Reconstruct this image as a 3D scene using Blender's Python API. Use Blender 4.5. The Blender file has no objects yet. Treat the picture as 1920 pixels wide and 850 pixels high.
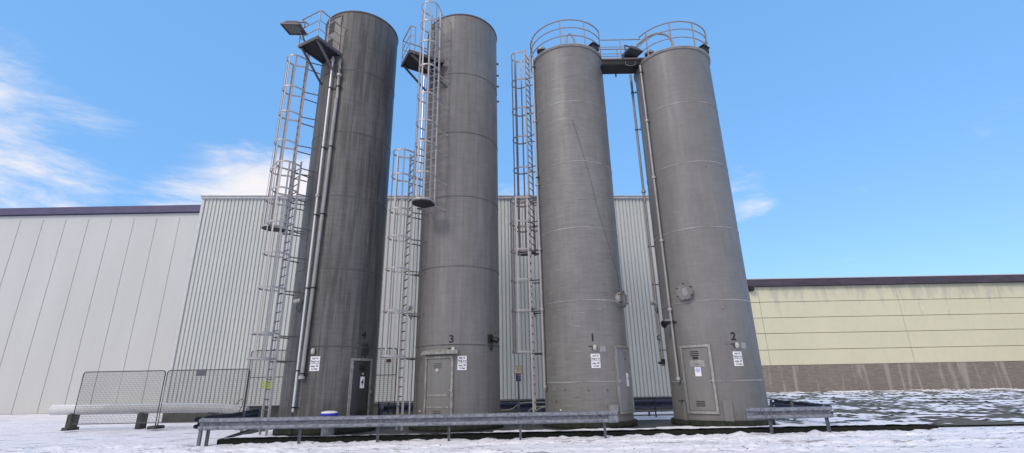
import bpy, bmesh, math, random
from mathutils import Vector, Matrix, noise
R = math.radians
random.seed(7)
scene = bpy.context.scene
COL = scene.collection

# ---------------------------------------------------------------- camera
cam_d = bpy.data.cameras.new('camera')
cam = bpy.data.objects.new('camera', cam_d); COL.objects.link(cam)
cam_d.sensor_width = 36.0
cam_d.lens = 905.85 / 1920 * 36
cam_d.shift_x = 4.5 / 1920
cam_d.clip_end = 5000; cam_d.clip_start = 0.1
PITCH, ROLL = R(18.147), R(-1.043)
fw = Vector((0, math.cos(PITCH), math.sin(PITCH)))
r0 = Vector((1, 0, 0)); u0 = r0.cross(fw)
rr = math.cos(ROLL) * r0 + math.sin(ROLL) * u0
uu = -math.sin(ROLL) * r0 + math.cos(ROLL) * u0
M = Matrix((rr, uu, -fw)).transposed().to_4x4()
M.translation = Vector((0, 0, 1.5))
cam.matrix_world = M
scene.camera = cam

# ---------------------------------------------------------------- light
SUN_EL, SUN_BETA = 36.0, 52.0               # soft sun through thin cloud, from behind the camera's left shoulder
sd = Vector((-math.cos(R(SUN_BETA)) * math.cos(R(SUN_EL)), -math.sin(R(SUN_BETA)) * math.cos(R(SUN_EL)), math.sin(R(SUN_EL))))
sun_d = bpy.data.lights.new('sun', 'SUN'); sun_d.energy = 1.2; sun_d.angle = R(12)
sun_d.color = (1.0, 0.93, 0.84)
sun = bpy.data.objects.new('sun', sun_d); COL.objects.link(sun)
sun.rotation_mode = 'QUATERNION'; sun.rotation_quaternion = sd.to_track_quat('Z', 'Y')
sun.location = (-20, -10, 30)
scene.view_settings.view_transform = 'Standard'
scene.view_settings.look = 'None'
scene.view_settings.gamma = 1.0
scene.view_settings.exposure = 0.10

world = bpy.data.worlds.new('World'); scene.world = world; world.use_nodes = True
wn, wl = world.node_tree.nodes, world.node_tree.links
bg = wn['Background']
sky = wn.new('ShaderNodeTexSky'); sky.sky_type = 'NISHITA'; sky.sun_disc = False
sky.sun_elevation = R(SUN_EL); sky.sun_rotation = math.atan2(sd.x, sd.y)
sky.air_density = 1.0; sky.dust_density = 0.2; sky.ozone_density = 1.2
def wnode(t, **k):
    n = wn.new(t)
    for a, b in k.items(): setattr(n, a, b)
    return n
def wmath(op, a, b=None, c=None, clamp=False):
    n = wnode('ShaderNodeMath', operation=op, use_clamp=clamp)
    for i, v in enumerate((a, b, c)):
        if v is None: continue
        if isinstance(v, (int, float)): n.inputs[i].default_value = v
        else: wl.new(v, n.inputs[i])
    return n.outputs[0]
tc = wnode('ShaderNodeTexCoord')
sep = wnode('ShaderNodeSeparateXYZ'); wl.new(tc.outputs['Generated'], sep.inputs[0])
# clouds live on a flat layer above the place: direction / height
zc = wmath('MAXIMUM', sep.outputs[2], 0.03)
cx_ = wmath('DIVIDE', sep.outputs[0], zc); cy_ = wmath('DIVIDE', sep.outputs[1], zc)
comb = wnode('ShaderNodeCombineXYZ'); wl.new(cx_, comb.inputs[0]); wl.new(cy_, comb.inputs[1])
nz = wnode('ShaderNodeTexNoise'); nz.inputs['Scale'].default_value = 1.1; nz.inputs['Detail'].default_value = 11
nz.inputs['Roughness'].default_value = 0.66; nz.inputs['Distortion'].default_value = 0.35
wl.new(comb.outputs[0], nz.inputs['Vector'])
nrm = wnode('ShaderNodeVectorMath', operation='NORMALIZE'); wl.new(tc.outputs['Generated'], nrm.inputs[0])
def blob(az, el, inner, outer):
    d = Vector((math.sin(R(az)) * math.cos(R(el)), math.cos(R(az)) * math.cos(R(el)), math.sin(R(el))))
    dt = wnode('ShaderNodeVectorMath', operation='DOT_PRODUCT'); wl.new(nrm.outputs[0], dt.inputs[0]); dt.inputs[1].default_value = d
    mr = wnode('ShaderNodeMapRange', interpolation_type='SMOOTHSTEP'); wl.new(dt.outputs['Value'], mr.inputs[0])
    mr.inputs[1].default_value = math.cos(R(outer)); mr.inputs[2].default_value = math.cos(R(inner))
    return mr.outputs[0]
def addc(*xs):
    o = xs[0]
    for x in xs[1:]: o = wmath('ADD', o, x)
    return o
bank = addc(wmath('MULTIPLY', blob(-28, 16, 2, 13), 0.38), wmath('MULTIPLY', blob(-52, 15, 3, 18), 0.24),
            wmath('MULTIPLY', blob(-5, 19, 1, 7), 0.10), wmath('MULTIPLY', blob(2, 20, 1, 6), 0.16), wmath('MULTIPLY', blob(27.5, 19, .5, 4.0), 0.125),
            wmath('MULTIPLY', blob(14, 25, 1, 5), 0.10), wmath('MULTIPLY', blob(42, 20, 1, 9), 0.05), wmath('MULTIPLY', blob(58, 17, 1, 8), 0.08), wmath('MULTIPLY', blob(180, 25, 25, 95), 0.42), wmath('MULTIPLY', blob(-112, 28, 12, 48), 0.35))  # last two: unseen banks behind and far left, added to whiten the fill light
cov = wmath('ADD', nz.outputs['Fac'], bank)
mr = wnode('ShaderNodeMapRange', interpolation_type='SMOOTHSTEP'); wl.new(cov, mr.inputs[0])
mr.inputs[1].default_value = 0.60; mr.inputs[2].default_value = 0.94
tint = wnode('ShaderNodeMix', data_type='RGBA', blend_type='MULTIPLY'); tint.inputs[0].default_value = 1.0
wl.new(sky.outputs[0], tint.inputs[6]); tint.inputs[7].default_value = (1.5, 1.55, 1.7, 1)
SKY_TINT = tint
flat = wnode('ShaderNodeMix', data_type='RGBA'); flat.inputs[0].default_value = 0.72   # evens the sky out, as the hazeless blue of the photograph
wl.new(tint.outputs[2], flat.inputs[6]); flat.inputs[7].default_value = (1.12, 2.95, 5.8, 1)
cm = wnode('ShaderNodeMix', data_type='RGBA'); wl.new(mr.outputs[0], cm.inputs[0])
wl.new(flat.outputs[2], cm.inputs[6]); cm.inputs[7].default_value = (5.9, 5.75, 5.9, 1)
CLOUD = cm
wl.new(cm.outputs[2], bg.inputs[0]); bg.inputs[1].default_value = 0.15

# ---------------------------------------------------------------- materials
def mat(name, col, rough=0.6, metal=0.0, var=0.15, scale=6.0, stretch=(1, 1, 1), bump=0.0, col2=None, streak=None, spec=0.5, fine=0.0):
    m = bpy.data.materials.new(name); m.use_nodes = True
    n, l = m.node_tree.nodes, m.node_tree.links
    b = n['Principled BSDF']
    b.inputs['Roughness'].default_value = rough; b.inputs['Metallic'].default_value = metal
    b.inputs['Specular IOR Level'].default_value = spec
    t = n.new('ShaderNodeTexCoord'); mp = n.new('ShaderNodeMapping'); l.new(t.outputs['Object'], mp.inputs[0])
    mp.inputs['Scale'].default_value = stretch
    nn = n.new('ShaderNodeTexNoise'); nn.inputs['Scale'].default_value = scale; nn.inputs['Detail'].default_value = 6
    nn.inputs['Roughness'].default_value = 0.6
    l.new(mp.outputs[0], nn.inputs['Vector'])
    rmp = n.new('ShaderNodeValToRGB'); l.new(nn.outputs['Fac'], rmp.inputs[0])
    c2 = col2 or tuple(c * (1 - var) for c in col)
    c1 = col if col2 else tuple(min(1, c * (1 + var)) for c in col)
    rmp.color_ramp.elements[0].position = 0.32; rmp.color_ramp.elements[1].position = 0.68
    rmp.color_ramp.elements[0].color = (*c2, 1); rmp.color_ramp.elements[1].color = (*c1, 1)
    out = rmp.outputs[0]
    if fine:
        n2 = n.new('ShaderNodeTexNoise'); n2.inputs['Scale'].default_value = scale * 7; n2.inputs['Detail'].default_value = 3
        l.new(mp.outputs[0], n2.inputs['Vector'])
        mm = n.new('ShaderNodeMapRange'); l.new(n2.outputs['Fac'], mm.inputs[0]); mm.inputs[1].default_value = 0.3; mm.inputs[2].default_value = 0.7
        mm.inputs[3].default_value = 1 - fine; mm.inputs[4].default_value = 1 + fine
        mx = n.new('ShaderNodeVectorMath'); mx.operation = 'SCALE'; l.new(out, mx.inputs[0]); l.new(mm.outputs[0], mx.inputs['Scale'])
        out = mx.outputs[0]
    l.new(out, b.inputs['Base Color'])
    if bump:
        bp = n.new('ShaderNodeBump'); bp.inputs['Strength'].default_value = bump; bp.inputs['Distance'].default_value = 0.02
        l.new(nn.outputs['Fac'], bp.inputs['Height']); l.new(bp.outputs[0], b.inputs['Normal'])
    return m

def silo_mat(name, base, streak, wind, scratch, rough=0.5, seed=0.0, wet=0.0, spots=0.0):
    """weathered wound-composite wall: weave, vertical runs, horizontal wind marks, large blotches"""
    m = bpy.data.materials.new(name); m.use_nodes = True
    n, l = m.node_tree.nodes, m.node_tree.links
    b = n['Principled BSDF']
    t = n.new('ShaderNodeTexCoord')
    def nzt(stretch, scale, detail=5, rgh=0.6, off=0.0):
        mp = n.new('ShaderNodeMapping'); mp.inputs['Scale'].default_value = stretch; mp.inputs['Location'].default_value = (seed + off,) * 3
        l.new(t.outputs['Object'], mp.inputs[0])
        k = n.new('ShaderNodeTexNoise'); k.inputs['Scale'].default_value = scale; k.inputs['Detail'].default_value = detail; k.inputs['Roughness'].default_value = rgh
        l.new(mp.outputs[0], k.inputs['Vector']); return k.outputs['Fac']
    def rng(x, a, b_, c, d):
        k = n.new('ShaderNodeMapRange'); l.new(x, k.inputs[0])
        for i, v in zip((1, 2, 3, 4), (a, b_, c, d)): k.inputs[i].default_value = v
        return k.outputs[0]
    def mul(a, c):
        k = n.new('ShaderNodeMath'); k.operation = 'MULTIPLY'; l.new(a, k.inputs[0]); l.new(c, k.inputs[1]); return k.outputs[0]
    f = mul(rng(nzt((1, 1, 0.5), 0.5), 0.3, 0.7, 0.84, 1.14), rng(nzt((1, 1, .6), 2.2, 6, .7, 41), 0.3, 0.7, 0.90, 1.09))                       # blotches
    f = mul(f, rng(nzt((1, 1, 0.035), 9, 6, 0.7), 0.35, 0.65, 1 - streak, 1 + streak * .7))   # runs
    f = mul(f, rng(nzt((1, 1, 0.012), 30, 3), 0.3, 0.7, 1 - streak * .5, 1 + streak * .5))
    f = mul(f, rng(nzt((0.12, 0.12, 1), 14, 5, 0.65, 3), 0.35, 0.7, 1 - wind, 1 + wind))     # wound bands
    f = mul(f, rng(nzt((0.25, 0.25, 1), 55, 2, 0.5, 5), 0.3, 0.7, 1 - wind * .3, 1 + wind * .3))
    f = mul(f, rng(nzt((1, 1, 1), 70, 2, 0.5, 5), 0.3, 0.7, .95, 1.05))
    if scratch:
        f = mul(f, rng(nzt((0.5, 0.5, 5.5), 2.6, 3, 0.6, 11), 0.655, 0.70, 1, 1 + scratch))
        f = mul(f, rng(nzt((0.7, 0.7, 9), 2.2, 2, 0.5, 17), 0.69, 0.72, 1, 1 - scratch))
    if wet:
        # rain-darkened runs with crisp edges
        f = mul(f, rng(nzt((1, 1, 0.06), 5.5, 6, 0.65, 23), 0.42, 0.54, 1 - wet, 1.0))
        f = mul(f, rng(nzt((1, 1, 0.02), 13, 4, 0.6, 29), 0.60, 0.66, 1.0, 1 - wet * .6))
    if spots:
        f = mul(f, rng(nzt((1, 1, 1), 3.1, 6, 0.7, 31), 0.67, 0.70, 1, 1 + spots))
    sc = n.new('ShaderNodeVectorMath'); sc.operation = 'SCALE'; sc.inputs[0].default_value = base; l.new(f, sc.inputs['Scale'])
    l.new(sc.outputs[0], b.inputs['Base Color'])
    b.inputs['Roughness'].default_value = rough
    l.new(rng(nzt((1, 1, 0.1), 5, 4), 0.3, 0.7, rough - .08, rough + .1), b.inputs['Roughness'])
    b.inputs['Specular IOR Level'].default_value = 0.5; b.inputs['Metallic'].default_value = 0.0
    bp = n.new('ShaderNodeBump'); bp.inputs['Strength'].default_value = 0.25; bp.inputs['Distance'].default_value = 0.01
    l.new(nzt((0.2, 0.2, 1), 30, 3), bp.inputs['Height']); l.new(bp.outputs[0], b.inputs['Normal'])
    return m

MAT = dict(
    silo1=silo_mat('silo_wall_scratched', (.180, .174, .172), .06, .11, .34, seed=1),
    silo2=silo_mat('silo_wall_smooth', (.172, .166, .165), .055, .06, .12, seed=9),
    silo3=silo_mat('silo_wall_streaked', (.158, .152, .151), .17, .07, .10, seed=17),
    silo4=silo_mat('silo_wall_wet', (.108, .104, .103), .24, .13, .16, rough=.5, seed=31, wet=.38, spots=.25),
    paint_patch=mat('grey_paint_patch', (.27, .265, .27), .6, 0, .15, 9),
    flake=mat('flaked_coating', (.105, .10, .095), .7, 0, scale=9, col2=(.055, .054, .052), bump=.5),
    seam_dark=mat('seam_dark', (.05, .049, .046), .6, 0, scale=1.6, col2=(.12, .118, .11)),
    seam_pale=mat('seam_pale', (.40, .39, .385), .55, 0, scale=1.6, col2=(.17, .168, .165)),
    skirt=mat('mossy_plinth', (.030, .034, .022), .9, 0, scale=5, col2=(.004, .007, .004), bump=.4),
    door=mat('door_panel_grey', (.17, .168, .165), .42, .0, .10, 4, (1, 1, .2), fine=.04),
    door_dark=mat('door_panel_wet', (.035, .036, .037), .45, .0, .2, 4, (1, 1, .2)),
    door_violet=mat('door_panel_pale', (.22, .215, .235), .4, .0, .08, 4, (1, 1, .2)),
    frame=mat('door_frame_aluminium', (.30, .295, .285), .42, .4, .22, 9, (1, 1, .5)),
    frame_dirty=mat('door_frame_weathered', (.26, .255, .24), .6, .2, .45, 14, (1, 1, .4)),
    galv=mat('galvanised_steel', (.37, .35, .36), .45, .3, .15, 18),
    rung_steel=mat('rung_steel', (.09, .085, .09), .5, .35, .15, 18),
    galv_b=mat('galvanised_steel_brownish', (.30, .255, .25), .5, .3, .2, 18),
    alu=mat('bright_conduit', (.62, .64, .68), .35, .6, .08, 12),
    pipe=mat('grey_pipe', (.29, .285, .28), .45, .3, .18, 6, (1, 1, .4)),
    beam=mat('guardrail_zinc', (.30, .31, .36), .55, .2, scale=9, col2=(.11, .12, .155), stretch=(1, 1, 1.5), fine=.16),
    post=mat('guardrail_post_zinc', (.16, .17, .20), .55, .3, .2, 14),
    beam_dark=mat('guardrail_dark_navy', (.075, .085, .135), .6, .2, .2, 8),  # darker, bluer tone of the guardrail, over whole beams
    dark=mat('dark_underside', (.018, .018, .020), .6, .1, .3, 5),
    black=mat('black_rubber', (.008, .008, .010), .5, 0, .2, 9),
    blk_paint=mat('black_lettering', (.006, .006, .006), .6, 0, .1, 9),
    white=mat('white_plate', (.78, .77, .82), .45, 0, .03, 9),
    lampwhite=mat('lamp_glass_white', (.42, .42, .38), .3, 0, .12, 20),
    glass=mat('floodlight_glass', (.05, .055, .06), .12, 0, .25, 3, spec=.8),
    lamp_body=mat('floodlight_housing', (.11, .10, .115), .45, .3, .2, 12),
    lamp_frame=mat('floodlight_rim', (.10, .075, .085), .5, .2, .2, 12),
    clad=mat('cladding_light_grey', (.53, .545, .53), .45, .0, .05, .6, (1, 1, .25), fine=.02),
    clad_trim=mat('cladding_trim', (.55, .55, .56), .45, .0, .08, 3),
    screw=mat('screw_grey', (.10, .10, .10), .5, .2, .1, 9),
    concrete=mat('plinth_concrete_dark', (.055, .055, .052), .9, 0, .35, 2.2, fine=.15),
    hall=mat('hall_panel_pale', (.50, .51, .51), .5, 0, .05, .3, (1, 1, .2)),
    hall_trim=mat('hall_fascia_violet', (.06, .05, .13), .5, 0, .15, 1),
    fascia=mat('dark_violet_fascia', (.060, .048, .075), .6, 0, .3, .6, (1, 1, 3)),
    wire=mat('fence_wire', (.10, .10, .11), .5, .4, .1, 9),
    tube_dark=mat('fence_tube', (.055, .055, .065), .5, .3, .2, 9),
    yellowgreen=mat('sign_yellow_green', (.36, .50, .03), .5, 0, .06, 9),
    cream=mat('sign_cream', (.80, .78, .60), .5, 0, .04, 20),
    orange=mat('sign_ochre_border', (.40, .17, .02), .5, 0, .1, 20),
    navy=mat('sign_navy', (.035, .025, .16), .5, 0, .1, 20),
    grey_sign=mat('plate_slate_grey', (.09, .09, .115), .5, 0, .1, 9),
    blue=mat('blue_plastic', (.015, .02, .42), .35, 0, .1, 9),
    drum=mat('drum_grey', (.16, .17, .20), .6, .1, .3, 10),
    snow_cap=mat('snow_cap', (.76, .76, .8), .8, 0, .03, 12, bump=.5),
    cable=mat('pale_cable', (.60, .57, .48), .5, 0, .1, 9),
    label_blue=mat('label_pale_blue', (.42, .44, .75), .5, 0, .05, 9),
    rust=mat('rusty_tube', (.13, .085, .065), .7, .2, .35, 12),
)

def cream_wall():
    m = mat('cream_render_panel', (.71, .69, .52), .75, 0, scale=.25, col2=(.67, .655, .495), fine=.02)
    n, l = m.node_tree.nodes, m.node_tree.links
    b = n['Principled BSDF']; src = b.inputs['Base Color'].links[0].from_socket
    t = n.new('ShaderNodeTexCoord'); mp = n.new('ShaderNodeMapping'); l.new(t.outputs['Object'], mp.inputs[0]); mp.inputs['Scale'].default_value = (1, 1, .22)
    k = n.new('ShaderNodeTexNoise'); k.inputs['Scale'].default_value = .9; k.inputs['Detail'].default_value = 7; k.inputs['Roughness'].default_value = .7; l.new(mp.outputs[0], k.inputs['Vector'])
    s = n.new('ShaderNodeSeparateXYZ'); l.new(t.outputs['Object'], s.inputs[0])
    h = n.new('ShaderNodeMapRange'); l.new(s.outputs[2], h.inputs[0]); h.inputs[1].default_value = 8.0; h.inputs[2].default_value = 12.4; h.inputs[3].default_value = -.12; h.inputs[4].default_value = .13
    a = n.new('ShaderNodeMath'); a.operation = 'ADD'; l.new(k.outputs['Fac'], a.inputs[0]); l.new(h.outputs[0], a.inputs[1])
    r = n.new('ShaderNodeMapRange'); l.new(a.outputs[0], r.inputs[0]); r.inputs[1].default_value = .54; r.inputs[2].default_value = .66; r.inputs[4].default_value = .45
    x = n.new('ShaderNodeMix'); x.data_type = 'RGBA'; l.new(r.outputs[0], x.inputs[0]); l.new(src, x.inputs[6]); x.inputs[7].default_value = (.38, .41, .38, 1)
    l.new(x.outputs[2], b.inputs['Base Color'])
    return m
MAT['cream_wall'] = cream_wall()

def brick_mat():
    m = bpy.data.materials.new('brick_plinth'); m.use_nodes = True
    n, l = m.node_tree.nodes, m.node_tree.links; b = n['Principled BSDF']; b.inputs['Roughness'].default_value = .85
    t = n.new('ShaderNodeTexCoord'); mp = n.new('ShaderNodeMapping'); mp.inputs['Rotation'].default_value = (R(90), 0, 0); l.new(t.outputs['Object'], mp.inputs[0])
    br = n.new('ShaderNodeTexBrick'); br.inputs['Scale'].default_value = 1.0; br.inputs['Brick Width'].default_value = .5; br.inputs['Row Height'].default_value = .16
    br.inputs['Mortar Size'].default_value = .02; br.inputs['Color1'].default_value = (.25, .21, .19, 1); br.inputs['Color2'].default_value = (.18, .155, .14, 1); br.inputs['Mortar'].default_value = (.27, .245, .23, 1)
    l.new(mp.outputs[0], br.inputs['Vector'])
    k = n.new('ShaderNodeTexNoise'); mp2 = n.new('ShaderNodeMapping'); mp2.inputs['Scale'].default_value = (1.2, 1, .12); l.new(t.outputs['Object'], mp2.inputs[0]); l.new(mp2.outputs[0], k.inputs['Vector'])
    k.inputs['Scale'].default_value = 1.2; k.inputs['Detail'].default_value = 6
    r = n.new('ShaderNodeMapRange'); l.new(k.outputs['Fac'], r.inputs[0]); r.inputs[1].default_value = .52; r.inputs[2].default_value = .62; r.inputs[4].default_value = .6
    x = n.new('ShaderNodeMix'); x.data_type = 'RGBA'; l.new(r.outputs[0], x.inputs[0]); l.new(br.outputs[0], x.inputs[6]); x.inputs[7].default_value = (.42, .385, .37, 1)
    l.new(x.outputs[2], b.inputs['Base Color'])
    return m
MAT['brick'] = brick_mat()

def snow_mat(name, dirt, tracks):
    """trodden snow: clean snow with brown-grey specks and drawn-out scuffs where the paving shows"""
    m = bpy.data.materials.new(name); m.use_nodes = True
    n, l = m.node_tree.nodes, m.node_tree.links; b = n['Principled BSDF']
    b.inputs['Roughness'].default_value = .7; b.inputs['Specular IOR Level'].default_value = .35
    t = n.new('ShaderNodeTexCoord')
    def nzt(st, sc, d=5, off=0.):
        mp = n.new('ShaderNodeMapping'); mp.inputs['Scale'].default_value = st; mp.inputs['Location'].default_value = (off, off, 0); l.new(t.outputs['Object'], mp.inputs[0])
        k = n.new('ShaderNodeTexNoise'); k.inputs['Scale'].default_value = sc; k.inputs['Detail'].default_value = d; k.inputs['Roughness'].default_value = .65
        l.new(mp.outputs[0], k.inputs['Vector']); return k.outputs['Fac']
    def rng(x, a, c, lo, hi):
        k = n.new('ShaderNodeMapRange'); l.new(x, k.inputs[0]); k.inputs[1].default_value = a; k.inputs[2].default_value = c; k.inputs[3].default_value = lo; k.inputs[4].default_value = hi; return k.outputs[0]
    c0 = n.new('ShaderNodeMix'); c0.data_type = 'RGBA'; l.new(rng(nzt((1, 1, 1), 1.3), .35, .65, 0, 1), c0.inputs[0])
    c0.inputs[6].default_value = (.84, .81, .86, 1); c0.inputs[7].default_value = (.95, .92, .96, 1)
    c1 = n.new('ShaderNodeMix'); c1.data_type = 'RGBA'; l.new(rng(nzt((.35, 2.2, 1), 1.6, 6, 4.), dirt, dirt + .06, 0, .85), c1.inputs[0])
    l.new(c0.outputs[2], c1.inputs[6]); c1.inputs[7].default_value = (.30, .28, .29, 1)
    c2 = n.new('ShaderNodeMix'); c2.data_type = 'RGBA'; l.new(rng(nzt((1, 1.6, 1), 7, 3, 9.), tracks, tracks + .03, 0, .9), c2.inputs[0])
    l.new(c1.outputs[2], c2.inputs[6]); c2.inputs[7].default_value = (.06, .055, .05, 1)
    l.new(c2.outputs[2], b.inputs['Base Color'])
    bp = n.new('ShaderNodeBump'); bp.inputs['Strength'].default_value = .8; bp.inputs['Distance'].default_value = .05
    l.new(nzt((1, 1.4, 1), 3.0, 8), bp.inputs['Height']); l.new(bp.outputs[0], b.inputs['Normal'])
    return m
MAT['snow'] = snow_mat('trodden_snow', .57, .63)
MAT['snow_clean'] = snow_mat('snow_on_slab', .66, .70)

def grass_ground():
    m = mat('winter_grass_and_snow', (.15, .14, .11), .95, 0, scale=2.4, col2=(.075, .072, .055), bump=.6)
    n, l = m.node_tree.nodes, m.node_tree.links; b = n['Principled BSDF']; src = b.inputs['Base Color'].links[0].from_socket
    t = n.new('ShaderNodeTexCoord'); mp = n.new('ShaderNodeMapping'); mp.inputs['Scale'].default_value = (1, .45, 1); l.new(t.outputs['Object'], mp.inputs[0])
    k = n.new('ShaderNodeTexNoise'); k.inputs['Scale'].default_value = 1.1; k.inputs['Detail'].default_value = 8; k.inputs['Roughness'].default_value = .75; l.new(mp.outputs[0], k.inputs['Vector'])
    r = n.new('ShaderNodeMapRange'); l.new(k.outputs['Fac'], r.inputs[0]); r.inputs[1].default_value = .60; r.inputs[2].default_value = .66
    x = n.new('ShaderNodeMix'); x.data_type = 'RGBA'; l.new(r.outputs[0], x.inputs[0]); l.new(src, x.inputs[6]); x.inputs[7].default_value = (.78, .78, .82, 1)
    l.new(x.outputs[2], b.inputs['Base Color']); return m
MAT['grass'] = grass_ground()
def asphalt():
    m = mat('wet_asphalt', (.050, .050, .054), .55, 0, scale=3, col2=(.028, .028, .031), bump=.3, fine=.25)
    return m
MAT['asphalt'] = asphalt()
MAT['moss'] = mat('mossy_kerb', (.009, .013, .005), .95, 0, scale=8, col2=(.002, .003, .002), bump=.8)

# ---------------------------------------------------------------- mesh helpers
class MB:
    """collects shapes, then links them as ONE mesh object"""
    def __init__(s): s.v = []; s.f = []; s.map = None; s.smooth = []
    def add(s, vs, fs, smooth=False):
        o = len(s.v); s.v += [tuple(p) for p in vs]
        s.f += [tuple(i + o for i in f) for f in fs]; s.smooth += [smooth] * len(fs)
        return s
    def box(s, c, d, rz=0.0, nx=1, nz=1):
        """box with centre c, size d; nx/nz cut it for bending"""
        hx, hy, hz = d[0] / 2, d[1] / 2, d[2] / 2
        ca, sa = math.cos(rz), math.sin(rz)
        pts = []; idx = {}
        def P(i, j, k):
            key = (i, j, k)
            if key not in idx:
                x = -hx + 2 * hx * i / nx; y = -hy + 2 * hy * j; z = -hz + 2 * hz * k / nz
                idx[key] = len(pts); pts.append((c[0] + x * ca - y * sa, c[1] + x * sa + y * ca, c[2] + z))
            return idx[key]
        fs = []
        for i in range(nx):
            for k in range(nz):
                fs.append((P(i, 0, k), P(i + 1, 0, k), P(i + 1, 0, k + 1), P(i, 0, k + 1)))
                fs.append((P(i, 1, k + 1), P(i + 1, 1, k + 1), P(i + 1, 1, k), P(i, 1, k)))
            fs.append((P(i, 0, nz), P(i + 1, 0, nz), P(i + 1, 1, nz), P(i, 1, nz)))
            fs.append((P(i, 1, 0), P(i + 1, 1, 0), P(i + 1, 0, 0), P(i, 0, 0)))
        for k in range(nz):
            fs.append((P(0, 1, k), P(0, 0, k), P(0, 0, k + 1), P(0, 1, k + 1)))
            fs.append((P(nx, 0, k), P(nx, 1, k), P(nx, 1, k + 1), P(nx, 0, k + 1)))
        return s.add(pts, fs)
    def tube(s, path, r, n=8, closed=False, cap=True):
        path = [Vector(p) for p in path]; N = len(path); rings = []
        up = Vector((0, 0, 1))
        for i, p in enumerate(path):
            if closed: d = path[(i + 1) % N] - path[i - 1]
            else: d = path[min(i + 1, N - 1)] - path[max(i - 1, 0)]
            d.normalize()
            a = d.cross(up)
            if a.length < 1e-3: a = d.cross(Vector((0, 1, 0)))
            a.normalize(); b = a.cross(d)
            rad = r[i] if isinstance(r, (list, tuple)) else r
            rings.append([p + rad * (math.cos(2 * math.pi * k / n) * a + math.sin(2 * math.pi * k / n) * b) for k in range(n)])
        vs = [q for g in rings for q in g]; fs = []
        for i in range(N if closed else N - 1):
            j = (i + 1) % N
            for k in range(n):
                fs.append((i * n + k, i * n + (k + 1) % n, j * n + (k + 1) % n, j * n + k))
        s.add(vs, fs, True)
        if cap and not closed:
            s.add(rings[0], [tuple(range(n))]); s.add(rings[-1], [tuple(reversed(range(n)))])
        return s
    def bar(s, a, b, w, h):
        """rectangular bar from a to b"""
        a, b = Vector(a), Vector(b); d = (b - a).normalized(); up = Vector((0, 0, 1))
        x = d.cross(up)
        if x.length < 1e-3: x = Vector((1, 0, 0))
        x.normalize(); y = x.cross(d)
        vs = []
        for p in (a, b):
            for sx, sy in ((-1, -1), (1, -1), (1, 1), (-1, 1)): vs.append(p + x * sx * w / 2 + y * sy * h / 2)
        return s.add(vs, [(3, 2, 1, 0), (4, 5, 6, 7), (0, 1, 5, 4), (1, 2, 6, 5), (2, 3, 7, 6), (3, 0, 4, 7)])
    def ribbon(s, path, h, t, closed=False):
        """flat bar standing on edge along a path in plan"""
        path = [Vector(p) for p in path]; N = len(path); vs = []
        for i, p in enumerate(path):
            d = (path[(i + 1) % N] - path[i - 1]) if closed else (path[min(i + 1, N - 1)] - path[max(i - 1, 0)])
            nrm = Vector((-d.y, d.x, 0))
            if nrm.length < 1e-6: nrm = Vector((1, 0, 0))
            nrm.normalize(); nrm *= t / 2
            for sgn, zz in ((1, -h / 2), (1, h / 2), (-1, h / 2), (-1, -h / 2)): vs.append(p + nrm * sgn + Vector((0, 0, zz)))
        fs = []
        for i in range(N if closed else N - 1):
            j = (i + 1) % N
            for k in range(4): fs.append((i * 4 + k, i * 4 + (k + 1) % 4, j * 4 + (k + 1) % 4, j * 4 + k))
        if not closed: fs += [(3, 2, 1, 0), tuple((N - 1) * 4 + q for q in (0, 1, 2, 3))]
        return s.add(vs, fs)
    def lathe(s, prof, n=64, c=(0, 0), smooth=True, capb=True, capt=True):
        vs = [(c[0] + r * math.cos(2 * math.pi * k / n), c[1] + r * math.sin(2 * math.pi * k / n), z) for r, z in prof for k in range(n)]
        fs = [(i * n + k, i * n + (k + 1) % n, (i + 1) * n + (k + 1) % n, (i + 1) * n + k) for i in range(len(prof) - 1) for k in range(n)]
        s.add(vs, fs, smooth)
        if capb: s.add(vs[:n], [tuple(reversed(range(n)))])
        if capt: s.add(vs[-n:], [tuple(range(n))])
        return s
    def disc(s, c, axis, r, t, n=24):
        a = Vector(axis).normalized() * t / 2
        return s.tube([Vector(c) - a, Vector(c) + a], r, n)
    def sphere(s, c, r, n=12, sc=(1, 1, 1)):
        vs, fs = [], []
        for i in range(n + 1):
            th = math.pi * i / n
            for k in range(2 * n):
                ph = math.pi * k / n
                vs.append((c[0] + sc[0] * r * math.sin(th) * math.cos(ph), c[1] + sc[1] * r * math.sin(th) * math.sin(ph), c[2] + sc[2] * r * math.cos(th)))
        for i in range(n):
            for k in range(2 * n):
                fs.append((i * 2 * n + k, (i + 1) * 2 * n + k, (i + 1) * 2 * n + (k + 1) % (2 * n), i * 2 * n + (k + 1) % (2 * n)))
        return s.add(vs, fs, True)
    def build(s, name, m, parent=None, fn=None):
        me = bpy.data.meshes.new(name)
        vs = [fn(p) for p in s.v] if fn else s.v
        me.from_pydata(vs, [], s.f); me.update()
        me.polygons.foreach_set('use_smooth', s.smooth)
        bm = bmesh.new(); bm.from_mesh(me); bmesh.ops.remove_doubles(bm, verts=bm.verts, dist=1e-5)
        bmesh.ops.recalc_face_normals(bm, faces=bm.faces); bm.to_mesh(me); bm.free()
        me.set_sharp_from_angle(angle=R(28))
        me.materials.append(MAT[m] if isinstance(m, str) else m)
        o = bpy.data.objects.new(name, me); COL.objects.link(o)
        if parent: o.parent = parent
        return o

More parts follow.
